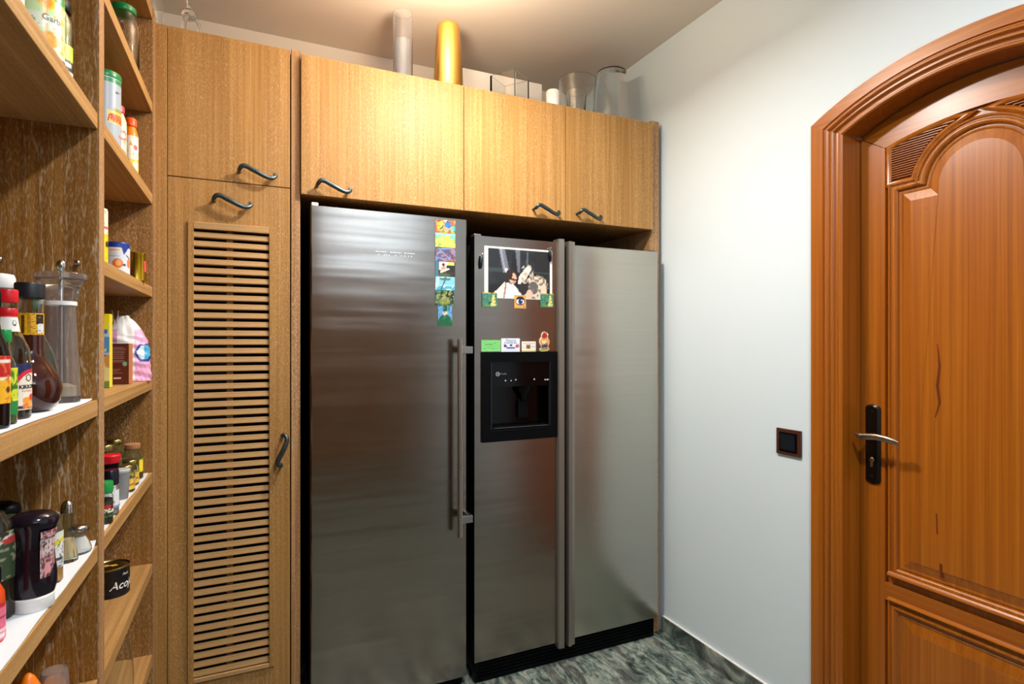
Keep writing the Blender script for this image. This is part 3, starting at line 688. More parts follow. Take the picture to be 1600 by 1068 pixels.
flat('eye_magnet', 'tan square magnet painted with a blue eye under the photograph', art((206, 156, 84), ('p', [(.08, .5), (.25, .86), (.7, .90), (.95, .6), (.9, .5), (.5, .72), (.2, .6)], (24, 22, 40)), ('e', .5, .50, .42, .27, (24, 24, 44)), ('e', .5, .50, .36, .20, (222, 222, 226)), ('e', .52, .52, .19, .22, (34, 54, 120)), ('e', .52, .52, .09, .11, (14, 18, 40)), ('e', .60, .60, .035, .04, (240, 240, 240)), ('e', .83, .12, .045, .045, (60, 30, 30))), .9788, 1.0314, 1.5085, 1.5630, Y2-.0016, .0035, 30, 30, 'magnet', 'magnets holding the photograph')
def clip(label, x, z, tilt):
    t_ = thing('magnet_clip', label, 'clip', (x, Y2, z), 'metal clips by the photograph')
    M = Matrix.Translation((x, 0, z)) @ Matrix.Rotation(tilt, 4, 'Y')
    b = MB()
    b.lathe([(0, -.028), (.006, -.026), (.0095, -.012), (.0095, .006), (.007, .020), (.003, .027), (0, .028)], (0, 0, 0), 16, sx=.8, sy=.55)
    for v in b.bm.verts: v.co = (M @ v.co)+Vector((0, Y2-.0065, 0))
    b.obj('clip_body', mat('gunmetal', (60, 68, 76), .18, 1.), t_, 50)
    b = MB(); b.tube([M @ Vector((0, 0, .018))+Vector((0, Y2-.008, 0)), M @ Vector((.002, 0, .029))+Vector((0, Y2-.012, 0)), M @ Vector((.005, 0, .032))+Vector((0, Y2-.010, 0))], [.003, .0035, .0028], 8); b.obj('clip_spring', chrome_m, t_, 50)
clip('dark metal magnetic clip beside the left edge of the photograph', .8315, 1.690, .06)
clip('dark metal magnetic clip gripping the upper right corner of the photograph', 1.1440, 1.736, -.08)
YCd = Y2-.0001
GC = 'cards in a row above the dispenser'
green_card = flat('business_card', 'light green card resting on the dispenser, leftmost of its row', art((124, 204, 120), ('n', 12, 8, 40, .75, (100, 184, 96)), ('r', 0, 0, 1, .06, (60, 130, 60)), ('l', .2, .62, .52, .62, .03, (70, 140, 80)), ('r', .02, .1, .98, .14, (150, 220, 146))), .8351, .9187, 1.3305, 1.3780, YCd, .0012, 26, 16, 'card', GC)
c2 = flat('business_card', 'white restaurant card with blue lettering between the green and cream cards', art((226, 232, 242), ('e', .20, .44, .075, .11, (44, 54, 120)), ('e', .26, .40, .05, .06, (80, 60, 110)), ('r', .46, .42, .58, .56, (50, 60, 130)), ('e', .86, .42, .10, .13, (190, 84, 84)), ('e', .90, .50, .05, .08, (120, 140, 190)), ('r', .28, .24, .74, .33, (60, 74, 150)), ('r', .1, .05, .9, .09, (190, 200, 226))), .9216, 1.0050, 1.3300, 1.3850, YCd, .0012, 40, 28, 'card', GC)
blue_ink = mat('blue_ink', (36, 60, 140), .5)
text('card_lettering', 'Pizzeria', .0150, wl(.9633, 1.3715, YCd-.0014), blue_ink, c2, .25, align='CENTER')
text('card_lettering', 'EL SOLE DEL MAR', .0070, wl(.9633, 1.3640, YCd-.0014), blue_ink, c2, 0, .0002, 'CENTER')
c3 = flat('business_card', 'small cream card with a brown emblem beside the bird magnet', art((228, 226, 214), ('r', 0, 0, 1, .1, (206, 206, 120)), ('r', .32, .26, .60, .66, (150, 104, 92)), ('e', .46, .46, .07, .1, (110, 60, 60)), ('r', .08, .78, .92, .84, (190, 150, 130)), ('r', .68, .44, .94, .5, (160, 190, 196)), ('r', .05, .36, .26, .4, (190, 196, 190))), 1.0138, 1.0790, 1.3300, 1.3725, YCd, .0012, 30, 20, 'card', GC)
# bird-shaped magnet: cut outline with colour zones
bird_o = [(.30, .0), (.75, .02), (.95, .10), (.92, .20), (.82, .24), (.95, .40), (.96, .55), (.84, .66), (.80, .76), (.86, .84), (.82, .90), (.70, .95), (.52, 1.0), (.34, .96), (.24, .84), (.22, .72), (.08, .58), (.05, .42), (.14, .30), (.22, .20), (.08, .12), (.10, .03)]
bfn = art((222, 200, 150), ('e', .5, .08, .5, .12, (150, 160, 60)), ('e', .5, .44, .46, .28, (216, 160, 100)), ('e', .46, .50, .20, .12, (240, 214, 160)), ('e', .50, .26, .26, .12, (52, 70, 120)), ('e', .66, .30, .12, .10, (40, 50, 90)), ('e', .48, .82, .30, .17, (178, 44, 40)), ('p', [(.7, .92), (.95, .86), (.74, .82)], (240, 230, 210)), ('e', .62, .88, .035, .025, (250, 240, 230)), ('n', 10, 12, 50, .76, (200, 120, 70)))
def bird():
    bx0, bx1, bz0, bz1 = 1.0925, 1.1440, 1.3305, 1.4135
    ring = bird_o; cxx = (.5, .5); vs = []; cs = []; fs = []; K = 14; n = len(ring); sub_ = []
    for i in range(n):
        a, c = ring[i], ring[(i+1) % n]; sub_ += [a, ((a[0]+c[0])/2, (a[1]+c[1])/2)]
    n = len(sub_)
    for k in range(K+1):
        for (u, v) in sub_:
            f_ = k/K; uu, vv = .5+(u-.5)*f_, .45+(v-.45)*f_
            vs.append((bx0+(bx1-bx0)*uu, Y2-.0045, bz0+(bz1-bz0)*vv)); cs.append(lin((240, 234, 220) if k == K else bfn(uu, vv))+(1,))
    for k in range(K):
        for i in range(n):
            j = (i+1) % n; fs.append((k*n+i, k*n+j, (k+1)*n+j, (k+1)*n+i))
    b0 = len(vs)
    for (u, v) in sub_: vs.append((bx0+(bx1-bx0)*u, Y2-.0002, bz0+(bz1-bz0)*v)); cs.append(lin((230, 224, 210))+(1,))
    for i in range(n): j = (i+1) % n; fs.append((K*n+i, K*n+j, b0+j, b0+i))
    me = bpy.data.meshes.new('bird_magnet'); me.from_pydata(vs, [], fs); me.update()
    ca = me.color_attributes.new('Col', 'FLOAT_COLOR', 'POINT'); ca.data.foreach_set('color', [x for c in cs for x in c])
    return tag(link('bird_magnet', me, print_m), 'bird-shaped magnet with red head above the right end of the dispenser', 'magnet')
bird()

# ------------------------------------------------------------------ things on top of the cabinets
ZT = 2.3855
def single(name, label, cat, prof_, c, m, n=32, sm=35, group=None, **kw):
    b = MB(); b.lathe(prof_, c, n, **kw); return tag(b.obj(name, m, None, sm), label, cat, group)
tb = thing('cylinder_vase', 'tall slim frosted tube vase on top of the cabinets', 'vase', (.562, 2.30, ZT))
MB().lathe(shell([(.039, 0), (.040, .004), (.040, .322), (.0395, .325)], .003), (.562, 2.30, ZT), 36).obj('tube', frost_m, tb, 35)
MB().lathe(solid([(.031, .006), (.031, .215)]), (.562, 2.30, ZT), 28).obj('paper_insert', mat('frosted_insert', (206, 210, 218), .35, trans=.6, ior=1.2), tb, 35)
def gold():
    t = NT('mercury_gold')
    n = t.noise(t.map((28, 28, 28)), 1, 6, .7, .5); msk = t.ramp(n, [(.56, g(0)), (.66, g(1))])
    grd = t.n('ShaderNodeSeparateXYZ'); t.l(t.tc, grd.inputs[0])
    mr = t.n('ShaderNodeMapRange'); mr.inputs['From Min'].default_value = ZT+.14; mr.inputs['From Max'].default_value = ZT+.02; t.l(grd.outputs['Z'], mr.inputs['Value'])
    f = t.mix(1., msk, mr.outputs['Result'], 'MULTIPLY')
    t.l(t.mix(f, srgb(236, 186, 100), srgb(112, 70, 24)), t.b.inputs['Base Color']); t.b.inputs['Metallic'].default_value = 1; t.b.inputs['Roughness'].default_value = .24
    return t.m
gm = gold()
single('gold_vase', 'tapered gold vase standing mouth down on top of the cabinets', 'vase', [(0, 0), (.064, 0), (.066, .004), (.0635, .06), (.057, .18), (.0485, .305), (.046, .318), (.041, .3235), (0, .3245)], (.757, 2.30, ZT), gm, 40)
bx = MB().box(.895, 1.318, 2.52, 2.74, ZT, 2.655, .002).obj('storage_box', mat('white_card', (226, 224, 218), .7)); tag(bx, 'plain white carton behind the square glass vase on the cabinets', 'box')
def square_vase():
    near = Vector((1.045, 2.25, 0)); a = Vector((-.583, .813, 0)); c = Vector((.813, .583, 0)); S = .130; t_ = .007; hgt = 2.561-ZT
    def ringp(d, z):
        return [near+a*d+c*d+Vector((0, 0, z)), near+a*d+c*(S-d)+Vector((0, 0, z)), near+a*(S-d)+c*(S-d)+Vector((0, 0, z)), near+a*(S-d)+c*d+Vector((0, 0, z))]
    b = MB(); V = b.grid([ringp(0, ZT), ringp(0, ZT+hgt), ringp(t_, ZT+hgt), ringp(t_, ZT+.014)], close_v=True)
    b.bm.faces.new(V[0][::-1]); b.bm.faces.new(V[-1])
    bmesh.ops.bevel(b.bm, geom=list(b.bm.edges), offset=.0015, segments=2, affect='EDGES')
    return tag(b.obj('square_vase', glass_m, None, 40), 'square clear glass vase with one corner forward on the cabinets', 'vase')
square_vase()
single('white_cup', 'small white cup between the square vase and the glass tumbler', 'cup', [(0, 0), (.026, 0), (.029, .006), (.031, .10), (.0305, .108), (.028, .111), (0, .112)], (1.232, 2.25, ZT), white_p, 32)
single('glass_bowl', 'wide straight clear glass tumbler beside the tall glass vase', 'glass', shell([(.074, 0), (.078, .006), (.0805, .06), (.085, .198), (.0855, .2)], .0028, .008), (1.377, 2.28, ZT), glass_m, 40)
single('inner_glass', 'small clear drinking glass standing inside the wide glass tumbler', 'glass', shell([(.036, .012), (.040, .02), (.046, .14), (.0462, .142)], .0025, .006), (1.370, 2.275, ZT), glass_m, 32)
single('tall_glass_vase', 'tall bluish glass vase mouth down in the corner by the white wall', 'vase', [(.091, 0), (.092, .003), (.085, .12), (.072, .235), (.069, .262), (.071, .272), (.070, .284), (.062, .29), (0, .29), (0, .283), (.060, .282), (.066, .26), (.082, .12), (.088, 0), (.091, 0)], (1.583, 2.30, ZT), glass_b, 40)
# crystal pieces above the shelving
ZK = 2.4055
cr = thing('crystal_candlestick', 'small crystal glass stand on scrolled feet above the tall cabinet', 'ornament', (-.195, 2.235, ZK))
MB().ball((-.195, 2.235, ZK+.085), .024, 3, (1, 1, .85)).obj('knop', glass_m, cr, 50)
for k in range(3):
    a = -1.9+k*2*PI/3; dx, dy = math.cos(a), math.sin(a)
    MB().tube([(-.195+dx*r_, 2.235+dy*r_, ZK+z_) for r_, z_ in ((.008, .080), (.022, .074), (.031, .055), (.034, .030), (.040, .006))], [.007, .0075, .0065, .006, .0055], 10).obj('foot', glass_m, cr, 50)
MB().lathe([(0, .10), (.010, .10), (.007, .12), (.0075, .19), (.014, .22), (.034, .245), (.035, .25), (0, .252)], (-.195, 2.235, ZK), 24).obj('stem', glass_m, cr, 50)
single('glass_vase', 'large clear glass vase on the corner above the shelving and tall cabinet', 'vase', shell([(.035, 0), (.05, .01), (.055, .08), (.05, .18), (.062, .29), (.063, .293)], .0025, .01), (-.33, 2.30, 2.4315), glass_m, 36)

# ------------------------------------------------------------------ groceries
def item(name, label, cat, c, parts, group=None):
    """parts: (part name, profile or callable, material, smooth angle)"""
    t_ = thing(name, label, cat, c, group)
    for nm, pf, m, *rest in parts:
        b = MB(); b.lathe(pf, c, rest[0] if rest else 26); b.obj(nm, m, t_, 38)
    return t_
zA, zB, zCc, zD = 1.838, 1.2537, .9567, .682
# --- left bay, top shelf
c = (-.326, 1.20, zA)
t_ = item('food_can', 'tall tin with pale green chickpea label on the highest left shelf', 'can', c, [('can_body', solid([(.035, 0), (.036, .003), (.0352, .006), (.0352, .118), (.036, .121), (.035, .124)]), mat('tinplate', (196, 184, 150), .3, .9))])
wrap('can_label', art((198, 226, 170), ('r', 0, .86, 1, 1, (30, 150, 70)), ('e', .60, .80, .10, .13, (240, 200, 30)), ('e', .60, .80, .06, .08, (236, 150, 40)), ('r', .3, .38, .78, .60, (222, 230, 214)), ('e', .62, .22, .14, .12, (226, 158, 60)), ('n', 22, 12, 60, .75, (236, 180, 80)), ('e', .43, .42, .04, .10, (50, 150, 110)), ('r', 0, 0, 1, .05, (230, 232, 226))), c, .0356, zA+.008, zA+.114, 1.7, t_, 44, 36)
text('can_lettering', 'Garb', .014, (lambda x, y: (lambda a: (c0[0]+.0360*math.cos(a), c0[1]+.0360*math.sin(a), zA+.062+y))(facing(c0)+.12+x/.036)) if (c0 := c) else None, mat('grey_ink', (110, 116, 118), .6), t_)
cj = (-.338, 1.322, zA)
t_ = item('glass_jar', 'glass jar of olives with black lid behind the green tin', 'jar', cj, [('glass', shell([(.029, 0), (.031, .005), (.031, .130), (.025, .145), (.025, .158)], .002), glass_g), ('contents', solid([(.0275, .006), (.0275, .128)]), mat('olive', (126, 124, 56), .5)), ('lid', solid([(.027, .150), (.028, .152), (.028, .168), (.026, .172)]), black_m)])
wrap('jar_label', art((228, 232, 240), ('r', 0, .60, 1, 1, (176, 206, 60)), ('r', 0, .36, 1, .62, (24, 24, 24)), ('n', 20, 8, 61, .74, (200, 214, 120)), ('r', .3, .44, .9, .54, (210, 210, 210))), cj, .0314, zA+.010, zA+.085, 1.3, t_, 30, 30)
ck = (-.345, 1.075, zA)
t_ = item('food_can', 'white tin at the left frame edge of the highest left shelf', 'can', ck, [('can_body', solid([(.035, 0), (.036, .003), (.0352, .006), (.0352, .118), (.036, .121)]), mat('tinplate', (196, 184, 150), .3, .9))])
wrap('can_label', art((230, 230, 222), ('r', 0, .5, 1, .7, (60, 150, 70))), ck, .0356, zA+.006, zA+.114, 1.6, t_, 24, 16)

# --- left bay, sauce shelf
c = (-.335, 1.362, zB)
pm = thing('pepper_mill', 'tall clear acrylic pepper mill with flared top and chrome knob', 'pepper mill', c)
MB().lathe(shell([(.030, 0), (.031, .004), (.031, .020), (.0305, .022), (.0305, .040), (.030, .042), (.0295, .06), (.0255, .13), (.0235, .186), (.0235, .192)], .004, .012), c, 36).obj('mill_body', acryl_m, pm, 35)
MB().lathe([(0, .193), (.0245, .193), (.0265, .200), (.029, .215), (.036, .232), (.041, .238), (.041, .246), (.039, .249), (.008, .252), (0, .252)], c, 36).obj('mill_head', acryl_m, pm, 35)
MB().lathe(solid([(.003, .014), (.003, .252)]), c, 12).obj('shaft', chrome_m, pm, 35)
MB().lathe(solid([(.004, .252), (.0065, .256), (.0085, .264), (.007, .271), (.003, .2745)]), c, 20).obj('knob', chrome_m, pm, 50)
MB().lathe(solid([(.024, .013), (.0245, .030), (.012, .036)]), c, 24).obj('peppercorns', mat('mixed_pepper', (172, 150, 116), .9), pm, 35)
MB().lathe([(.0236, .186), (.0252, .187), (.0252, .1945), (.0236, .195)], c, 30).obj('collar', white_p, pm, 35)
c = (-.337, 1.200, zB)
sb = thing('sauce_bottle', 'round-bellied bottle of brown sauce with long neck and black cap', 'bottle', c)
bp = [(.020, 0), (.030, .004), (.040, .018), (.0435, .038), (.040, .058), (.030, .074), (.0215, .088), (.0185, .105), (.0180, .185), (.0185, .19)]
MB().lathe(solid(bp[:-2]+[(.0181, .16)]), c, 40).obj('filled_body', brown_l, sb, 45)
MB().lathe(shell([(.0181, .1605), (.0180, .185), (.0185, .19)], .0015, .001), c, 32).obj('clear_neck', glass_m, sb, 45)
MB().lathe(solid([(.0185, .188), (.0205, .190), (.0205, .212), (.0195, .2145)]), c, 30).obj('cap', mat('cap_blue_black', (24, 27, 32), .4), sb, 35)
wrap('neck_label', art((232, 172, 24), ('r', .62, .52, .92, .96, (20, 20, 20)), ('r', .66, .08, .90, .50, (214, 220, 224)), ('r', .20, .1, .28, .9, (70, 50, 16)), ('r', .36, .08, .46, .92, (196, 138, 20)), ('r', .08, .2, .12, .8, (120, 90, 20)), ('n', 24, 30, 62, .80, (120, 84, 16))), c, .0187, zB+.128, zB+.164, 1.25, sb, 40, 30, .15)
c = (-.336, 1.100, zB)
so = thing('soy_sauce_bottle', 'soy sauce bottle with bright red cap and fruit on its label', 'bottle', c)
bp = [(.026, 0), (.028, .003), (.0282, .085), (.0265, .105), (.019, .124), (.0128, .136), (.0112, .150), (.0112, .168)]
MB().lathe(shell(bp, .0016, .003), c, 36).obj('glass', glass_g, so, 45)
MB().lathe(solid([(.0255, .004), (.0262, .078)]), c, 32).obj('sauce', soy_m, so, 45)
MB().lathe(solid([(.0118, .156), (.0122, .158), (.0122, .165), (.0112, .167)]), c, 28).obj('tamper_ring', red_p, so, 35)
MB().lathe(solid([(.0125, .176), (.0130, .178), (.0130, .193), (.0120, .1955)]), c, 28).obj('cap', red_p, so, 35)
wrap('neck_tag', art((230, 230, 224), ('e', .62, .55, .10, .2, (60, 60, 64)), ('e', .62, .58, .06, .13, (230, 230, 224)), ('r', 0, .92, 1, 1, (206, 30, 40))), c, .0150, zB+.132, zB+.156, 1.1, so, 24, 16, .4, r1=.0118)
wrap('bottle_label', art((34, 40, 84), ('e', .80, .46, .40, .42, (216, 40, 56)), ('e', .82, .42, .36, .38, (232, 224, 206)), ('r', .5, .10, 1.2, .40, (232, 224, 206)), ('e', .80, .26, .08, .08, (212, 64, 50)), ('e', .92, .24, .08, .08, (220, 70, 60)), ('e', .66, .20, .09, .08, (232, 150, 50)), ('e', .78, .12, .09, .07, (236, 176, 90)), ('e', .93, .10, .07, .07, (226, 214, 190)), ('e', .86, .18, .06, .05, (150, 150, 170)), ('e', .64, .09, .07, .06, (220, 120, 60)), ('r', 0, 0, 1, .02, (206, 180, 120))), c, .0287, zB+.014, zB+.084, 1.35, so, 60, 50, .45)
def curved(c0, r, a0, z0): return lambda x, y: (c0[0]+r*math.cos(facing(c0)+a0+x/r), c0[1]+r*math.sin(facing(c0)+a0+x/r), z0+y)
text('label_lettering', 'KIKKOMAN', .0082, curved(c, .0290, .46, zB+.046), black_m, so, 0, .00025)
text('label_lettering', 'Soy Sauce', .0042, curved(c, .0290, .60, zB+.0415), red_p, so)
hexo = MB(); hr = [(math.cos(PI/6+PI/3*i), math.sin(PI/6+PI/3*i)) for i in range(6)]; pl = curved(c, .0290, 1.0, zB+.062)
hexo.grid([[pl(x*.0058, y*.0058) for x, y in hr], [pl(x*.0045, y*.0045) for x, y in hr]], close_v=True); hexo.obj('label_emblem', black_m, so)
c = (-.318, 1.030, zB)
gb = thing('pepper_sauce_bottle', 'small sauce bottle with green and yellow label before the soy sauce', 'bottle', c)
bp = [(.0130, 0), (.0142, .003), (.0142, .074), (.0120, .088), (.0072, .100), (.0065, .118)]
MB().lathe(shell(bp, .0014, .003), c, 28).obj('glass', glass_g, gb, 45)
MB().lathe(solid([(.012, .004), (.0124, .072)]), c, 24).obj('sauce', mat('green_sauce', (96, 110, 44), .3), gb, 45)
wrap('bottle_label', art((206, 214, 44), ('r', 0, 0, 1, .30, (20, 132, 66)), ('r', 0, .30, 1, .33, (240, 236, 90)), ('n', 16, 12, 63, .72, (70, 130, 40)), ('l', .5, .45, .95, .8, .03, (60, 120, 50)), ('r', .45, .55, .9, .62, (60, 110, 40))), c, .0146, zB+.014, zB+.080, 1.5, gb, 36, 36, .2)
MB().lathe(solid([(.0075, .116), (.008, .118), (.008, .132), (.007, .134)]), c, 20).obj('cap', green_p, gb, 35)
c = (-.320, .985, zB)
db = thing('sauce_bottle', 'dark sauce bottle with red and yellow label at the left picture edge', 'bottle', c)
bp = [(.020, 0), (.0215, .003), (.0215, .098), (.019, .112), (.013, .128), (.0105, .145), (.0105, .165)]
MB().lathe(solid(bp), c, 30).obj('bottle_body', mat('dark_bottle_glass', (20, 9, 8), .05), db, 45)
wrap('bottle_label', art((190, 30, 34), ('r', 0, 0, 1, .52, (236, 176, 36)), ('e', .75, .28, .06, .08, (90, 54, 20)), ('r', 0, .5, 1, .54, (240, 226, 190)), ('r', 0, .86, 1, .9, (236, 220, 210)), ('n', 22, 18, 64, .80, (210, 120, 30))), c, .0219, zB+.034, zB+.098, 1.5, db, 40, 30, .3)
MB().lathe(solid([(.012, .163), (.0125, .165), (.0125, .183), (.0115, .185)]), c, 24).obj('cap', black_m, db, 35)
c = (-.420, 1.340, zB+.009)
sj = thing('swing_top_jar', 'clear jar with white swing-top lid and wire behind the red cap', 'jar', c)
MB().lathe(shell([(.024, 0), (.026, .004), (.026, .150), (.021, .175), (.019, .195), (.0205, .205)], .002), c, 32).obj('glass', glass_m, sj, 40)
MB().lathe(solid([(.021, .206), (.0225, .209), (.0225, .224), (.020, .231), (.010, .233)]), c, 32).obj('lid', white_p, sj, 40)
a = facing(c)
for s in (-1, 1):
    dx, dy = -math.sin(a)*s, math.cos(a)*s
    MB().tube([(c[0]+dx*.023, c[1]+dy*.023, zB+.222), (c[0]+dx*.029, c[1]+dy*.029, zB+.205), (c[0]+dx*.024, c[1]+dy*.024, zB+.185), (c[0]+dx*.012-math.cos(a)*-.016, c[1]+dy*.012+math.sin(a)*.016, zB+.172)], .0011, 6).obj('wire_bail', chrome_m, sj, 50)
c = (-.350, 1.285, zB)
gg = thing('glass_bottle', 'empty pear-shaped pale green glass bottle before the pepper mill', 'bottle', c)
MB().lathe(shell([(.022, 0), (.030, .004), (.0325, .03), (.030, .065), (.024, .095), (.014, .118), (.0085, .135), (.0065, .160), (.0065, .180)], .0016, .003), c, 32).obj('glass', glass_g, gg, 45)
MB().lathe(shell([(.0075, .176), (.0085, .178), (.0085, .187), (.0078, .190)], .002, .001), c, 24).obj('lip', mat('green_lip_glass', (150, 196, 160), .05, trans=.8), gg, 45)

# --- left bay, condiment shelf
c = (-.310, 1.118, zCc)
bq = thing('squeeze_bottle', 'large dark squeeze bottle standing on its white cap', 'bottle', c)
MB().lathe(solid([(.0255, 0), (.0268, .002), (.0262, .019), (.0245, .021)]), c, 36).obj('cap', white_p, bq, 35)
b = MB(); b.lathe(solid([(.0250, .0215), (.0262, .026), (.0285, .036), (.0285, .052), (.0262, .070), (.0245, .092), (.0250, .112), (.0290, .126), (.0310, .133), (.0305, .139), (.022, .1465), (.012, .149)]), (0, 0, 0), 40, sx=.92, sy=1.06)
for v in b.bm.verts: v.co = Matrix.Rotation(facing(c)+PI/2*.0, 3, 'Z') @ v.co+Vector(c)
b.obj('bottle_body', ket_m, bq, 50)
def bqs(u, v):
    a = facing(c)+.30+u*.95; z = .050+.072*v; r = .0272+(.0022 if v > .85 else 0)+.0010*abs(v-.45)*2
    return (c[0]+r*math.cos(a)*1.0, c[1]+r*math.sin(a)*1.0, zCc+z)
patch('bottle_label', art((196, 150, 152), ('n', 12, 18, 65, .56, (120, 60, 70)), ('r', 0, 0, .06, 1, (220, 196, 190)), ('r', .1, .45, .9, .8, (210, 190, 188)), ('n', 22, 26, 66, .66, (70, 40, 50)), ('p', [(.2, .03), (.6, .12), (.5, .3), (.25, .3)], (210, 150, 150))), 26, 34, lambda u, v: bqs(u, v), bq)
c = (-.316, 1.222, zCc)
mu = thing('mustard_bottle', 'clear bottle with slanted yellow label behind the squeeze bottle', 'bottle', c)
MB().lathe(shell([(.016, 0), (.0185, .004), (.0185, .084), (.016, .096), (.012, .102)], .0014, .003), c, 30).obj('glass', glass_m, mu, 45)
MB().lathe(solid([(.0165, .004), (.0168, .030)]), c, 26).obj('contents', mat('mustard', (216, 150, 50), .5), mu, 45)
wrap('bottle_label', art((226, 228, 226), ('p', [(0, .42), (1, .74), (1, .86), (0, .56)], (226, 206, 40)), ('r', 0, 0, 1, .26, (206, 208, 206)), ('n', 18, 22, 67, .70, (110, 116, 122)), ('p', [(0, .6), (1, .88), (1, 1), (0, 1)], (214, 220, 206)), ('r', .2, .2, .9, .3, (60, 64, 70))), c, .0189, zCc+.026, zCc+.088, 1.4, mu, 36, 36)
MB().lathe(solid([(.0125, .102), (.0135, .104), (.0135, .116), (.012, .118)]), c, 24).obj('cap', mat('pale_green_cap', (120, 150, 96), .4), mu, 35)
c = (-.317, 1.326, zCc)
sl = thing('salt_shaker', 'tall tapered glass shaker with chrome dome top', 'shaker', c)
MB().lathe(shell([(.0165, 0), (.0175, .003), (.0172, .012), (.0140, .030), (.0105, .070), (.0095, .088), (.0098, .093)], .0022, .008), c, 10).obj('glass', glass_g, sl, 20)
MB().lathe(solid([(.0150, .009), (.0118, .030), (.0104, .042)]), c, 18).obj('contents', sand_m, sl, 45)
MB().lathe(solid([(.0102, .091), (.0106, .093), (.0098, .096), (.0106, .099), (.0098, .102), (.0090, .108), (.0055, .1125), (.002, .1145)]), c, 24).obj('shaker_top', chrome_m, sl, 30)
c = (-.309, 1.371, zCc)
su = thing('sugar_shaker', 'squat glass shaker of white salt with metal lid beside the divider', 'shaker', c)
MB().lathe(shell([(.0195, 0), (.0215, .004), (.0205, .012), (.0150, .026), (.0125, .034), (.0145, .042)], .0016, .003), c, 32).obj('glass', glass_m, su, 45)
MB().lathe(solid([(.0185, .004), (.0195, .008), (.0185, .012), (.0135, .025), (.0100, .032)]), c, 28).obj('salt', salt_m, su, 45)
MB().lathe(solid([(.0160, 0), (.0175, .002), (.0175, .007), (.0150, .010), (.006, .0125)]), (c[0], c[1], zCc+.0425), 28, M=Matrix.Rotation(math.radians(8), 4, (-.9, .43, 0))).obj('lid', mat('brushed_lid', (176, 172, 168), .22, 1.), su, 40)
c = (-.372, 1.205, zCc)
ho = thing('honey_jar', 'amber oil jar with yellow label behind the squeeze bottle', 'jar', c)
MB().lathe(shell([(.021, 0), (.023, .004), (.023, .092), (.018, .104), (.018, .110)], .0016), c, 30).obj('glass', glass_m, ho, 45)
MB().lathe(solid([(.0205, .004), (.0208, .080)]), c, 28).obj('contents', amber_l, ho, 45)
wrap('jar_label', art((226, 186, 24), ('r', 0, .86, 1, 1, (206, 150, 20)), ('r', 0, 0, 1, .06, (160, 84, 16))), c, .0234, zCc+.038, zCc+.072, 1.4, ho, 24, 16)
MB().lathe(solid([(.019, .108), (.020, .110), (.020, .122), (.018, .124)]), c, 26).obj('lid', mat('dark_green_lid', (44, 58, 34), .4), ho, 35)
c = (-.352, 1.098, zCc)
dg = thing('dressing_bottle', 'dark green bottle with white arched label at the left edge', 'bottle', c)
MB().lathe(solid([(.024, 0), (.026, .004), (.026, .120), (.023, .140), (.0145, .152), (.012, .158)]), c, 32).obj('bottle_body', mat('olive_bottle', (40, 34, 22), .08), dg, 45)
wrap('bottle_label', art((54, 50, 34), ('e', .7, .40, .36, .52, (206, 210, 200)), ('e', .7, .38, .30, .46, (60, 78, 54)), ('n', 16, 16, 68, .66, (150, 150, 120)), ('e', .72, .80, .20, .07, (190, 60, 60))), c, .0264, zCc+.060, zCc+.132, 1.4, dg, 36, 36, .3)
c = (-.330, 1.010, zCc)
pk = thing('sauce_bottle', 'pink labelled bottle with orange shoulder at the left edge of condiments', 'bottle', c)
MB().lathe(solid([(.017, 0), (.019, .004), (.019, .052), (.018, .068), (.012, .082)]), c, 30).obj('bottle_body', mat('orange_sauce', (206, 70, 20), .15), pk, 45)
wrap('bottle_label', art((226, 110, 136), ('r', 0, .25, 1, .30, (240, 206, 214)), ('r', 0, .60, 1, .66, (150, 40, 60)), ('r', .5, .05, .9, .2, (236, 220, 222)), ('r', 0, .9, 1, 1, (190, 40, 60))), c, .0193, zCc+.004, zCc+.054, 1.5, pk, 24, 24)
MB().lathe(solid([(.0135, .080), (.0145, .082), (.0145, .100), (.013, .102)]), c, 24).obj('cap', black_m, pk, 35)
c = (-.425, 1.36, zCc)
bl = thing('dark_bottle', 'black bottle with broad rounded cap at the back behind the condiments', 'bottle', c)
MB().lathe(solid([(.022, 0), (.024, .004), (.024, .070), (.016, .082)]), c, 26).obj('bottle_body', purple_b, bl, 45)
MB().lathe(solid([(.020, .082), (.027, .088), (.030, .098), (.027, .108), (.016, .114)]), c, 26).obj('cap', black_m, bl, 45)
# --- left bay, low shelf
c = (-.330, 1.300, zD)
t_ = thing('plastic_cup', 'clear plastic tumbler turned upside down on the low shelf', 'cup', c)
MB().lathe([(.0265, 0), (.0270, .001), (.0205, .082), (.0185, .0865), (0, .0865), (0, .085), (.0178, .085), (.0194, .081), (.0258, 0), (.0265, 0)], c, 32).obj('cup_wall', mat('pinkish_acrylic', (240, 226, 222), .08, trans=.9, ior=1.3), t_, 40)
c = (-.338, 1.195, zD)
t_ = thing('orange_squeezer', 'pointed orange plastic bottle on the low shelf left of the tumbler', 'bottle', c)
MB().lathe(solid([(.026, 0), (.030, .006), (.030, .045), (.026, .080), (.018, .110), (.009, .130), (.003, .137)]), c, 30).obj('bottle_body', orange_p, t_, 50)
MB().lathe([(.0301, .020), (.0306, .0205), (.0306, .0395), (.0301, .040)], c, 30).obj('label_band', mat('pale_orange', (240, 190, 130), .5), t_, 40)

# --- right bay, top
c = (-.335, 1.95, 2.13)
item('glass_jar', 'large empty glass jar with green lid on the highest right shelf', 'jar', c, [('glass', shell([(.036, 0), (.0395, .005), (.0395, .135), (.034, .160), (.0285, .172), (.0285, .186)], .002), glass_m, 34), ('lid', solid([(.030, .182), (.0315, .184), (.0315, .198), (.0300, .2005)]), dgreen_p, 34)])
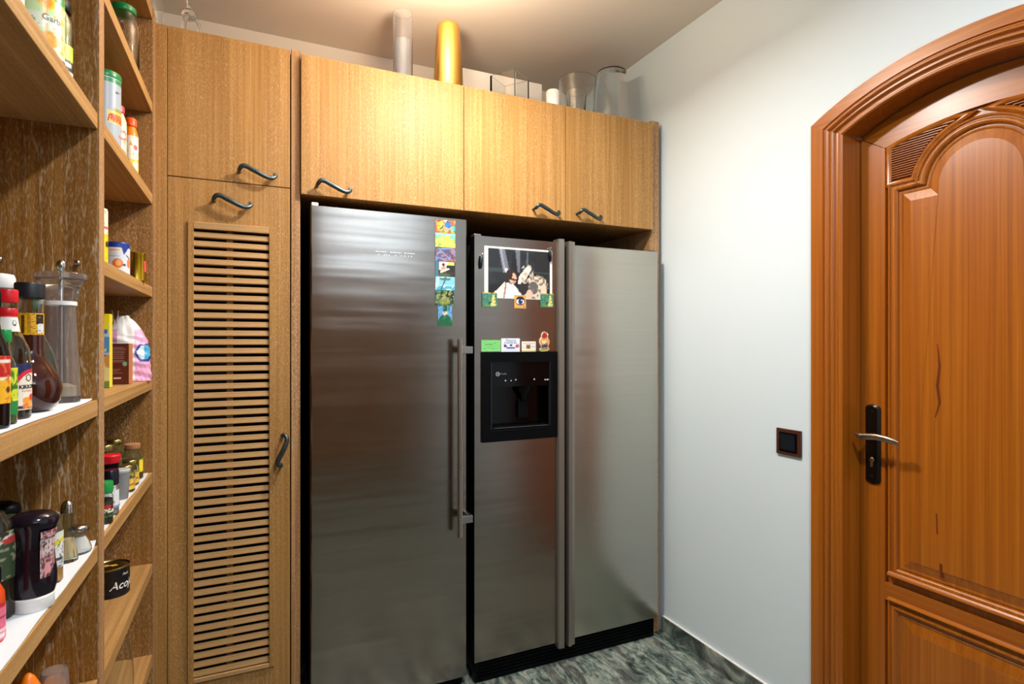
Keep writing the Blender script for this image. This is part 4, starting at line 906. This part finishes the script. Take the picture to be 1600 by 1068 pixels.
# --- right bay, second
c = (-.340, 1.742, 1.84)
t_ = item('drinks_tin', 'tall pale blue tin with green rim and orange lettering band', 'tin', c, [('tin_body', solid([(.035, 0), (.036, .003), (.0355, .006), (.0355, .190), (.036, .193)]), mat('pale_tin', (186, 198, 208), .35, .4), 34), ('lid', solid([(.0362, .193), (.0368, .195), (.0368, .207), (.0350, .210)]), dgreen_p, 34)])
wrap('tin_print', art((160, 174, 186), ('r', 0, .94, 1, 1, (20, 130, 70)), ('r', .5, .40, 1, .55, (232, 196, 96)), ('r', .55, .42, 1, .52, (224, 110, 50)), ('n', 9, 12, 70, .86, (70, 80, 90)), ('r', .62, .56, .92, .60, (150, 150, 70)), ('r', .75, .22, .95, .25, (206, 120, 90))), c, .0358, 1.847, 2.031, 1.6, t_, 48, 60, .2)
text('tin_lettering', 'Pizza', .026, curved(c, .0361, .12, 1.922), mat('red_orange_ink', (206, 52, 30), .5), t_, .2)
c = (-.330, 1.850, 1.84)
t_ = item('seasoning_bottle', 'slim cream seasoning bottle with pink cap beside the pale tin', 'bottle', c, [('bottle_body', solid([(.018, 0), (.0195, .003), (.0195, .128), (.014, .146), (.012, .150)]), mat('cream_plastic', (226, 206, 170), .4)), ('cap', solid([(.0125, .150), (.0150, .152), (.0155, .166), (.013, .170)]), pink_p)])
wrap('bottle_label', art((232, 222, 204), ('e', .6, .72, .20, .12, (200, 90, 80)), ('e', .6, .72, .14, .07, (236, 226, 210)), ('e', .6, .22, .26, .16, (206, 150, 90)), ('n', 14, 16, 71, .78, (206, 160, 120))), c, .0198, 1.846, 1.960, 1.5, t_, 30, 40, .3)
c = (-.318, 1.955, 1.84)
t_ = item('seasoning_bottle', 'slim bright orange seasoning bottle with orange cap by the end panel', 'bottle', c, [('bottle_body', solid([(.017, 0), (.0185, .003), (.0185, .126), (.014, .144), (.012, .150)]), mat('orange_bottle', (236, 130, 20), .35)), ('cap', solid([(.0128, .150), (.0150, .152), (.0155, .170), (.0130, .175)]), mat('orange_red', (240, 84, 16), .35))])
wrap('bottle_label', art((240, 200, 60), ('r', 0, .45, 1, 1, (236, 226, 204)), ('e', .55, .70, .22, .16, (238, 236, 226)), ('e', .55, .72, .14, .07, (206, 80, 90)), ('r', 0, 0, 1, .12, (244, 190, 30)), ('e', .6, .28, .24, .12, (236, 226, 196)), ('n', 12, 18, 72, .80, (236, 160, 60))), c, .0188, 1.843, 1.962, 1.1, t_, 30, 40, .55)
# --- right bay, third
c = (-.335, 1.640, 1.545)
t_ = item('custard_tin', 'yellow and white cylindrical packet half hidden behind the divider', 'packet', c, [('packet_body', solid([(.021, 0), (.022, .003), (.022, .138), (.021, .142)]), white_p)])
wrap('packet_print', art((240, 232, 206), ('r', 0, 0, 1, .58, (246, 206, 24)), ('e', .8, .40, .1, .06, (60, 50, 20)), ('r', .3, .68, .98, .71, (206, 90, 100)), ('n', 14, 20, 73, .80, (230, 180, 30))), c, .0223, 1.549, 1.682, 1.6, t_, 36, 44, .2)
c = (-.322, 1.800, 1.545)
t_ = item('biscuit_tin', 'low blue and white tin with biscuit picture on its side', 'tin', c, [('tin_body', solid([(.026, 0), (.0272, .003), (.0268, .006), (.0268, .080), (.0275, .083), (.026, .086)]), mat('blue_tin', (26, 56, 140), .3, .3), 34)])
wrap('tin_print', art((206, 214, 224), ('r', 0, .86, 1, 1, (24, 52, 140)), ('p', [(.60, .86), (.80, .86), (.66, .62)], (24, 52, 140)), ('r', .25, .70, .60, .84, (226, 214, 200)), ('r', .28, .76, .56, .79, (200, 110, 80)), ('e', .50, .34, .14, .16, (206, 110, 50)), ('e', .52, .36, .08, .10, (230, 160, 90)), ('e', .84, .36, .09, .15, (216, 130, 70)), ('e', .68, .30, .04, .05, (70, 76, 90)), ('l', .74, .62, .86, .52, .02, (30, 40, 80)), ('r', .1, .56, .55, .58, (150, 170, 200))), c, .0274, 1.548, 1.6275, 1.6, t_, 48, 40, .0)
c = (-.305, 1.950, 1.545)
t_ = item('gold_tin', 'plain gold tin with red mark beside the biscuit tin', 'tin', c, [('tin_body', solid([(.026, 0), (.0275, .002), (.0270, .005), (.0270, .076), (.0280, .078), (.0280, .081), (.026, .082), (.0255, .080)]), gold_tin, 34)])
wrap('red_mark', art((206, 84, 60)), c, .0274, 1.572, 1.604, .20, t_, 8, 8, 1.0)
# --- right bay, fourth
xr = -.1888*1.75
yb_ = thing('cereal_box', 'yellow carton with blue oval half hidden by the divider', 'box', (xr-.04, 1.75, 1.253))
MB().box(xr-.085, xr, 1.7502, 1.785, 1.2535, 1.4420, .0008).obj('carton', mat('yellow_card', (236, 216, 60), .5), yb_)
patch('carton_print', art((226, 220, 150), ('r', 0, .80, 1, 1, (248, 226, 20)), ('e', .86, .60, .34, .19, (40, 120, 190)), ('e', .88, .59, .28, .15, (196, 212, 232)), ('e', .92, .58, .16, .12, (80, 150, 200)), ('e', .98, .36, .12, .10, (206, 150, 70)), ('n', 9, 12, 75, .70, (236, 226, 120)), ('e', .9, .04, .2, .06, (110, 150, 70))), 30, 50, lambda u, v: (xr-.085+.085*u, 1.7499, 1.2535+.1885*v), yb_)
bb = thing('cocoa_box', 'small dark brown carton with white small print before the flour bag', 'box', (-.335, 1.878, 1.253))
MB().box(-.375, -.310, 1.878, 1.935, 1.2535, 1.3655, .0008).obj('carton', mat('kraft_card', (178, 116, 70), .6), bb)
patch('carton_print', art((92, 34, 24), *[('r', .36, .9-.045*i, .36+.58*(.7+.3*hsh(i, 3)), .912-.045*i, (170, 130, 116)) for i in range(9)], ('r', .36, .36, .7, .372, (160, 120, 106)), ('r', .36, .32, .62, .332, (160, 120, 106)), ('r', .36, .27, .78, .282, (160, 120, 106)), ('e', .86, .50, .08, .055, (120, 170, 130)), ('r', .46, .13, .72, .165, (216, 196, 186)), ('r', 0, .97, 1, 1, (60, 20, 14))), 60, 80, lambda u, v: (-.375+.065*u, 1.8777, 1.2535+.112*v), bb)
b = MB(); b.grid([[(-.3099, 1.880+.053*u, 1.255+.108*v) for u in (0, .5, 1)] for v in (0, .5, 1)]); b.obj('carton_side', mat('kraft_side', (190, 120, 72), .6), bb)
# flour bag: soft body with folded, clipped top
fb = thing('flour_bag', 'crumpled white and pink flour bag closed with a clip', 'bag', (-.338, 2.035, 1.253))
def bag():
    rows = []; cs = []; nz, na = 76, 120; A0 = facing((-.338, 2.035))
    for j in range(nz+1):
        v = j/nz; z = .194*v; row = []
        q_ = max(0, (v-.34)/.66); wx = .060*(1.0-.06*math.sin(v*3))*math.sqrt(max(.03, 1-q_**1.7))   # half width across the view
        dy_ = .042*math.sqrt(max(.02, 1-max(0, (v-.25)/.75)**1.6))
        wx = max(wx, .016); sh = -.012*max(0, v-.55)/.45
        for i in range(na):
            a = 2*PI*i/na; ca, sa = math.cos(a), math.sin(a); e = .75
            x = math.copysign(abs(ca)**e, ca)*dy_; y = math.copysign(abs(sa)**e, sa)*wx
            wob = .0030*(vn(i*.163, v*9, 3)-.5)*(1+1.5*v)+.0016*math.sin(v*46+i*.14)*(v < .7)
            x *= 1+wob*20; y = y*(1+wob*12)+sh
            row.append((x, y, z+.004*(vn(i*.14, v*5, 8)-.5)*v))
        rows.append(row)
    vs = []; fs = []; cl = []
    for j, row in enumerate(rows):
        for i, (x, y, z) in enumerate(row):
            q = Matrix.Rotation(A0, 3, 'Z') @ Vector((x, y, 0)); vs.append((-.338+q.x, 2.035+q.y, 1.2538+max(0, z)))
            u = y/.06; v = j/nz; fr = x > 0; c_ = (232, 230, 228)
            if (u > .26 and v < .80 and fr): c_ = (232, 170, 206)
            if (u < -.45 and fr and .5 < v < .80): c_ = (206, 150, 196)
            if fr and v < .75:
                hx, hz = (u-.68)*.06, (v-.44)*.194
                d = max(abs(hx)*.87+abs(hz)*.5, abs(hz)*.9)
                if d < .024 and u > .26: c_ = (36, 50, 150)
                if d < .018 and u > .26: c_ = (216, 236, 246) if hx < 0 else (70, 170, 214)
                if u > .30 and v < .26 and abs(math.sin(u*16+v*20)) < .22: c_ = (206, 96, 160)
            cl.append(lin(c_)+(1,))
    for j in range(nz):
        for i in range(na): k = (i+1) % na; fs.append((j*na+i, j*na+k, (j+1)*na+k, (j+1)*na+i))
    fs.append(tuple(range(na))[::-1]); fs.append(tuple(nz*na+i for i in range(na)))
    me = bpy.data.meshes.new('bag_body'); me.from_pydata(vs, [], fs); me.update()
    ca_ = me.color_attributes.new('Col', 'FLOAT_COLOR', 'POINT'); ca_.data.foreach_set('color', [x for c0_ in cl for x in c0_])
    return link('bag_body', me, print_m, fb, 60)
bag()
b = MB()
for dx in (-.006, .004): b.box(-.362+dx, -.359+dx, 1.985, 1.993, 1.425, 1.462, .0008, 1, M=Matrix.Translation((-.36, 1.99, 1.44)) @ Matrix.Rotation(dx*26, 4, 'Y') @ Matrix.Translation((.36, -1.99, -1.44)))
b.obj('bag_clip', mat('grey_clip', (170, 162, 156), .4), fb)
# --- right bay, spice shelf
z5 = .9587
c = (-.326, 2.030, z5)
t_ = item('spice_jar', 'round glass spice jar with cork stopper at the end of its shelf', 'jar', c, [('glass', shell([(.026, 0), (.028, .004), (.028, .062), (.022, .078), (.0195, .086), (.0215, .092)], .0018), glass_g), ('herbs', solid([(.0255, .004), (.0255, .050), (.018, .056)]), herb_m), ('cork', solid([(.0180, .088), (.0200, .0925), (.0205, .104), (.0190, .106)]), cork_m)])
wrap('jar_label', art((226, 196, 30), ('e', .5, .5, .36, .40, (240, 220, 70)), ('r', 0, .9, 1, 1, (80, 100, 30))), c, .0283, z5+.022, z5+.064, .33, t_, 14, 20, .95)
for k, (cx_, cy_, lab) in enumerate(((-.318, 1.945, 'small spice jar with yellow label next to the cork jar'), (-.315, 1.865, 'small spice jar with yellow label beside the grey plastic pot'))):
    c = (cx_, cy_, z5)
    t_ = item('spice_jar', lab, 'jar', c, [('glass', shell([(.020, 0), (.022, .003), (.022, .048), (.0175, .057), (.0175, .062)], .0016), glass_g), ('spice', solid([(.0195, .004), (.0198, .040)]), straw_m if k == 0 else mat('grey_spice', (128, 118, 86), .9)), ('lid', solid([(.0180, .058), (.0195, .060), (.0195, .071), (.0180, .073)]), brass_lid)], 'yellow labelled spice jars')
    wrap('jar_label', art((230, 190, 84), ('n', 12, 10, 76+k, .68, (196, 150, 60)), ('r', .2, .4, .8, .5, (150, 110, 50))), c, .0223, z5+.008, z5+.038, 1.3, t_, 22, 14, .3)
for k, (cx_, cy_, hh, lab) in enumerate(((-.375, 2.060, .116, 'pale glass jar at the back of the spice shelf between taller jars'), (-.378, 1.950, .118, 'brass-lidded glass jar at the back of the spice shelf by the divider'))):
    c = (cx_, cy_, z5)
    t_ = item('spice_jar', lab, 'jar', c, [('glass', shell([(.023, 0), (.025, .003), (.025, hh-.03), (.020, hh-.016), (.020, hh-.010)], .0016), glass_g), ('spice', solid([(.0225, .004), (.0228, hh*.5)]), straw_m if k else salt_m), ('lid', solid([(.0205, hh-.014), (.0220, hh-.012), (.0220, hh), (.0205, hh+.002)]), brass_lid)])
    wrap('jar_label', art((228, 214, 160), ('n', 12, 10, 78+k, .66, (206, 170, 60))), c, .0253, z5+.02, z5+.05, 1.2, t_, 18, 12)
c = (-.312, 1.785, z5)
item('plastic_pot', 'translucent grey plastic pot on the spice shelf before the yellow jars', 'pot', c, [('pot_wall', shell([(.0155, 0), (.0165, .003), (.0195, .068), (.0198, .070)], .0016), mat('grey_translucent', (190, 194, 198), .25, trans=.6)), ('lid', solid([(.0200, .069), (.0215, .071), (.0215, .076), (.019, .078)]), mat('grey_lid', (178, 184, 188), .3))])
c = (-.322, 1.705, z5)
t_ = item('salt_grinder', 'grinder jar with bright red flared top on the spice shelf', 'grinder', c, [('glass', shell([(.020, 0), (.0215, .003), (.0185, .030), (.0185, .070), (.020, .078)], .0016), glass_m), ('spice', solid([(.0185, .004), (.0168, .030), (.0165, .064)]), salt_m), ('grinder_neck', solid([(.0195, .079), (.0180, .090), (.0205, .112)]), black_m), ('cap', solid([(.0215, .111), (.0235, .118), (.0240, .129), (.0220, .131)]), red_p)])
wrap('jar_label', art((226, 228, 230), ('r', 0, .1, 1, .5, (206, 60, 60)), ('n', 14, 12, 81, .6, (226, 228, 230))), c, .0190, z5+.034, z5+.070, 1.3, t_, 24, 18)
c = (-.306, 1.632, z5)
t_ = item('spice_bottle', 'spice bottle with black cap and white label before the red grinder', 'bottle', c, [('glass', shell([(.015, 0), (.0168, .003), (.0168, .062), (.0145, .070)], .0014), glass_m), ('spice', solid([(.0145, .004), (.0148, .050)]), mat('grey_salt', (170, 164, 156), .9)), ('cap', solid([(.0150, .071), (.0168, .073), (.0168, .104), (.0150, .107)]), mat('navy_cap', (14, 18, 30), .25))])
wrap('bottle_label', art((222, 226, 230), ('r', .3, .3, .7, .36, (90, 150, 130)), ('r', .3, .46, .6, .52, (130, 150, 160)), ('r', 0, 0, 1, .12, (130, 140, 190))), c, .0171, z5+.018, z5+.060, 1.4, t_, 24, 20)
c = (-.303, 1.560, z5)
t_ = item('spice_bottle', 'peppercorn bottle with bright green cap beside the divider', 'bottle', c, [('glass', shell([(.014, 0), (.0158, .003), (.0158, .060), (.0135, .068)], .0014), glass_m), ('spice', solid([(.0138, .004), (.0140, .056)]), pepper_m), ('cap', solid([(.0140, .069), (.0158, .071), (.0158, .092), (.0142, .095)]), green_p)])
wrap('bottle_label', art((60, 60, 50), ('r', 0, .5, 1, .75, (196, 50, 40)), ('r', 0, .3, 1, .5, (226, 220, 200)), ('r', 0, 0, 1, .1, (60, 120, 60)), ('n', 14, 12, 82, .70, (30, 30, 26))), c, .0161, z5+.016, z5+.052, 1.4, t_, 24, 20)
# --- right bay, tin with lettering
c = (-.357, 1.912, .668)
bt = thing('lettered_tin', 'low black tin with brass lid and white script lettering', 'tin', c)
MB().lathe(solid([(.043, 0), (.0445, .002), (.0438, .005), (.0438, .072), (.0448, .075)]), c, 44).obj('tin_body', mat('black_print', (12, 13, 16), .35), bt, 35)
MB().lathe([(.0448, .0752), (.0450, .0785), (.0435, .0795), (.0415, .0770), (.0385, .0762), (.036, .0772), (.02, .0772), (0, .0772)], c, 44).obj('tin_lid', mat('tin_lid', (150, 138, 92), .3, 1.), bt, 35)
b = MB(); b.prism([(-.012, .004), (.004, .005), (.004, .010), (.016, .001), (.004, -.008), (.004, -.003), (-.012, -.002)], 'z', .0773, .0778)
for v in b.bm.verts: v.co = Matrix.Rotation(-.15, 3, 'Z') @ v.co+Vector(c)
b.obj('lid_arrow', mat('yellow_print', (236, 170, 30), .5), bt)
MB().lathe(solid([(.008, .0773), (.008, .0777)]), (c[0]-.013, c[1]+.003, c[2]), 18).obj('lid_dot', mat('pale_print', (210, 150, 110), .5), bt)
text('tin_lettering', 'Acojo', .030, curved(c, .0441, -.10, .668+.022), mat('white_ink', (236, 236, 232), .5), bt, .28, .0003)
text('tin_lettering', "Pack", .010, curved(c, .0441, .62, .668+.056), mat('white_ink', (236, 236, 232), .5), bt, .28)
for k in range(5):
    for z0_ in (.012, .046):
        wrap('small_print', art((92, 94, 98)), c, .0440, .668+z0_+k*.0032, .668+z0_+k*.0032+.0009, .24-.03*(k % 3), bt, 6, 1, -.52)
# --- right bay, lower glass
c = (-.322, 1.815, .38)
item('glass_bottle', 'clear plastic bottle under the shelf of the black tin', 'bottle', c, [('bottle_wall', shell([(.030, 0), (.033, .005), (.034, .10), (.031, .16), (.024, .19), (.016, .205), (.015, .222)], .0015), glass_m, 34), ('cap', solid([(.016, .218), (.017, .220), (.017, .236), (.015, .238)]), mat('grey_cap', (120, 116, 120), .4))])
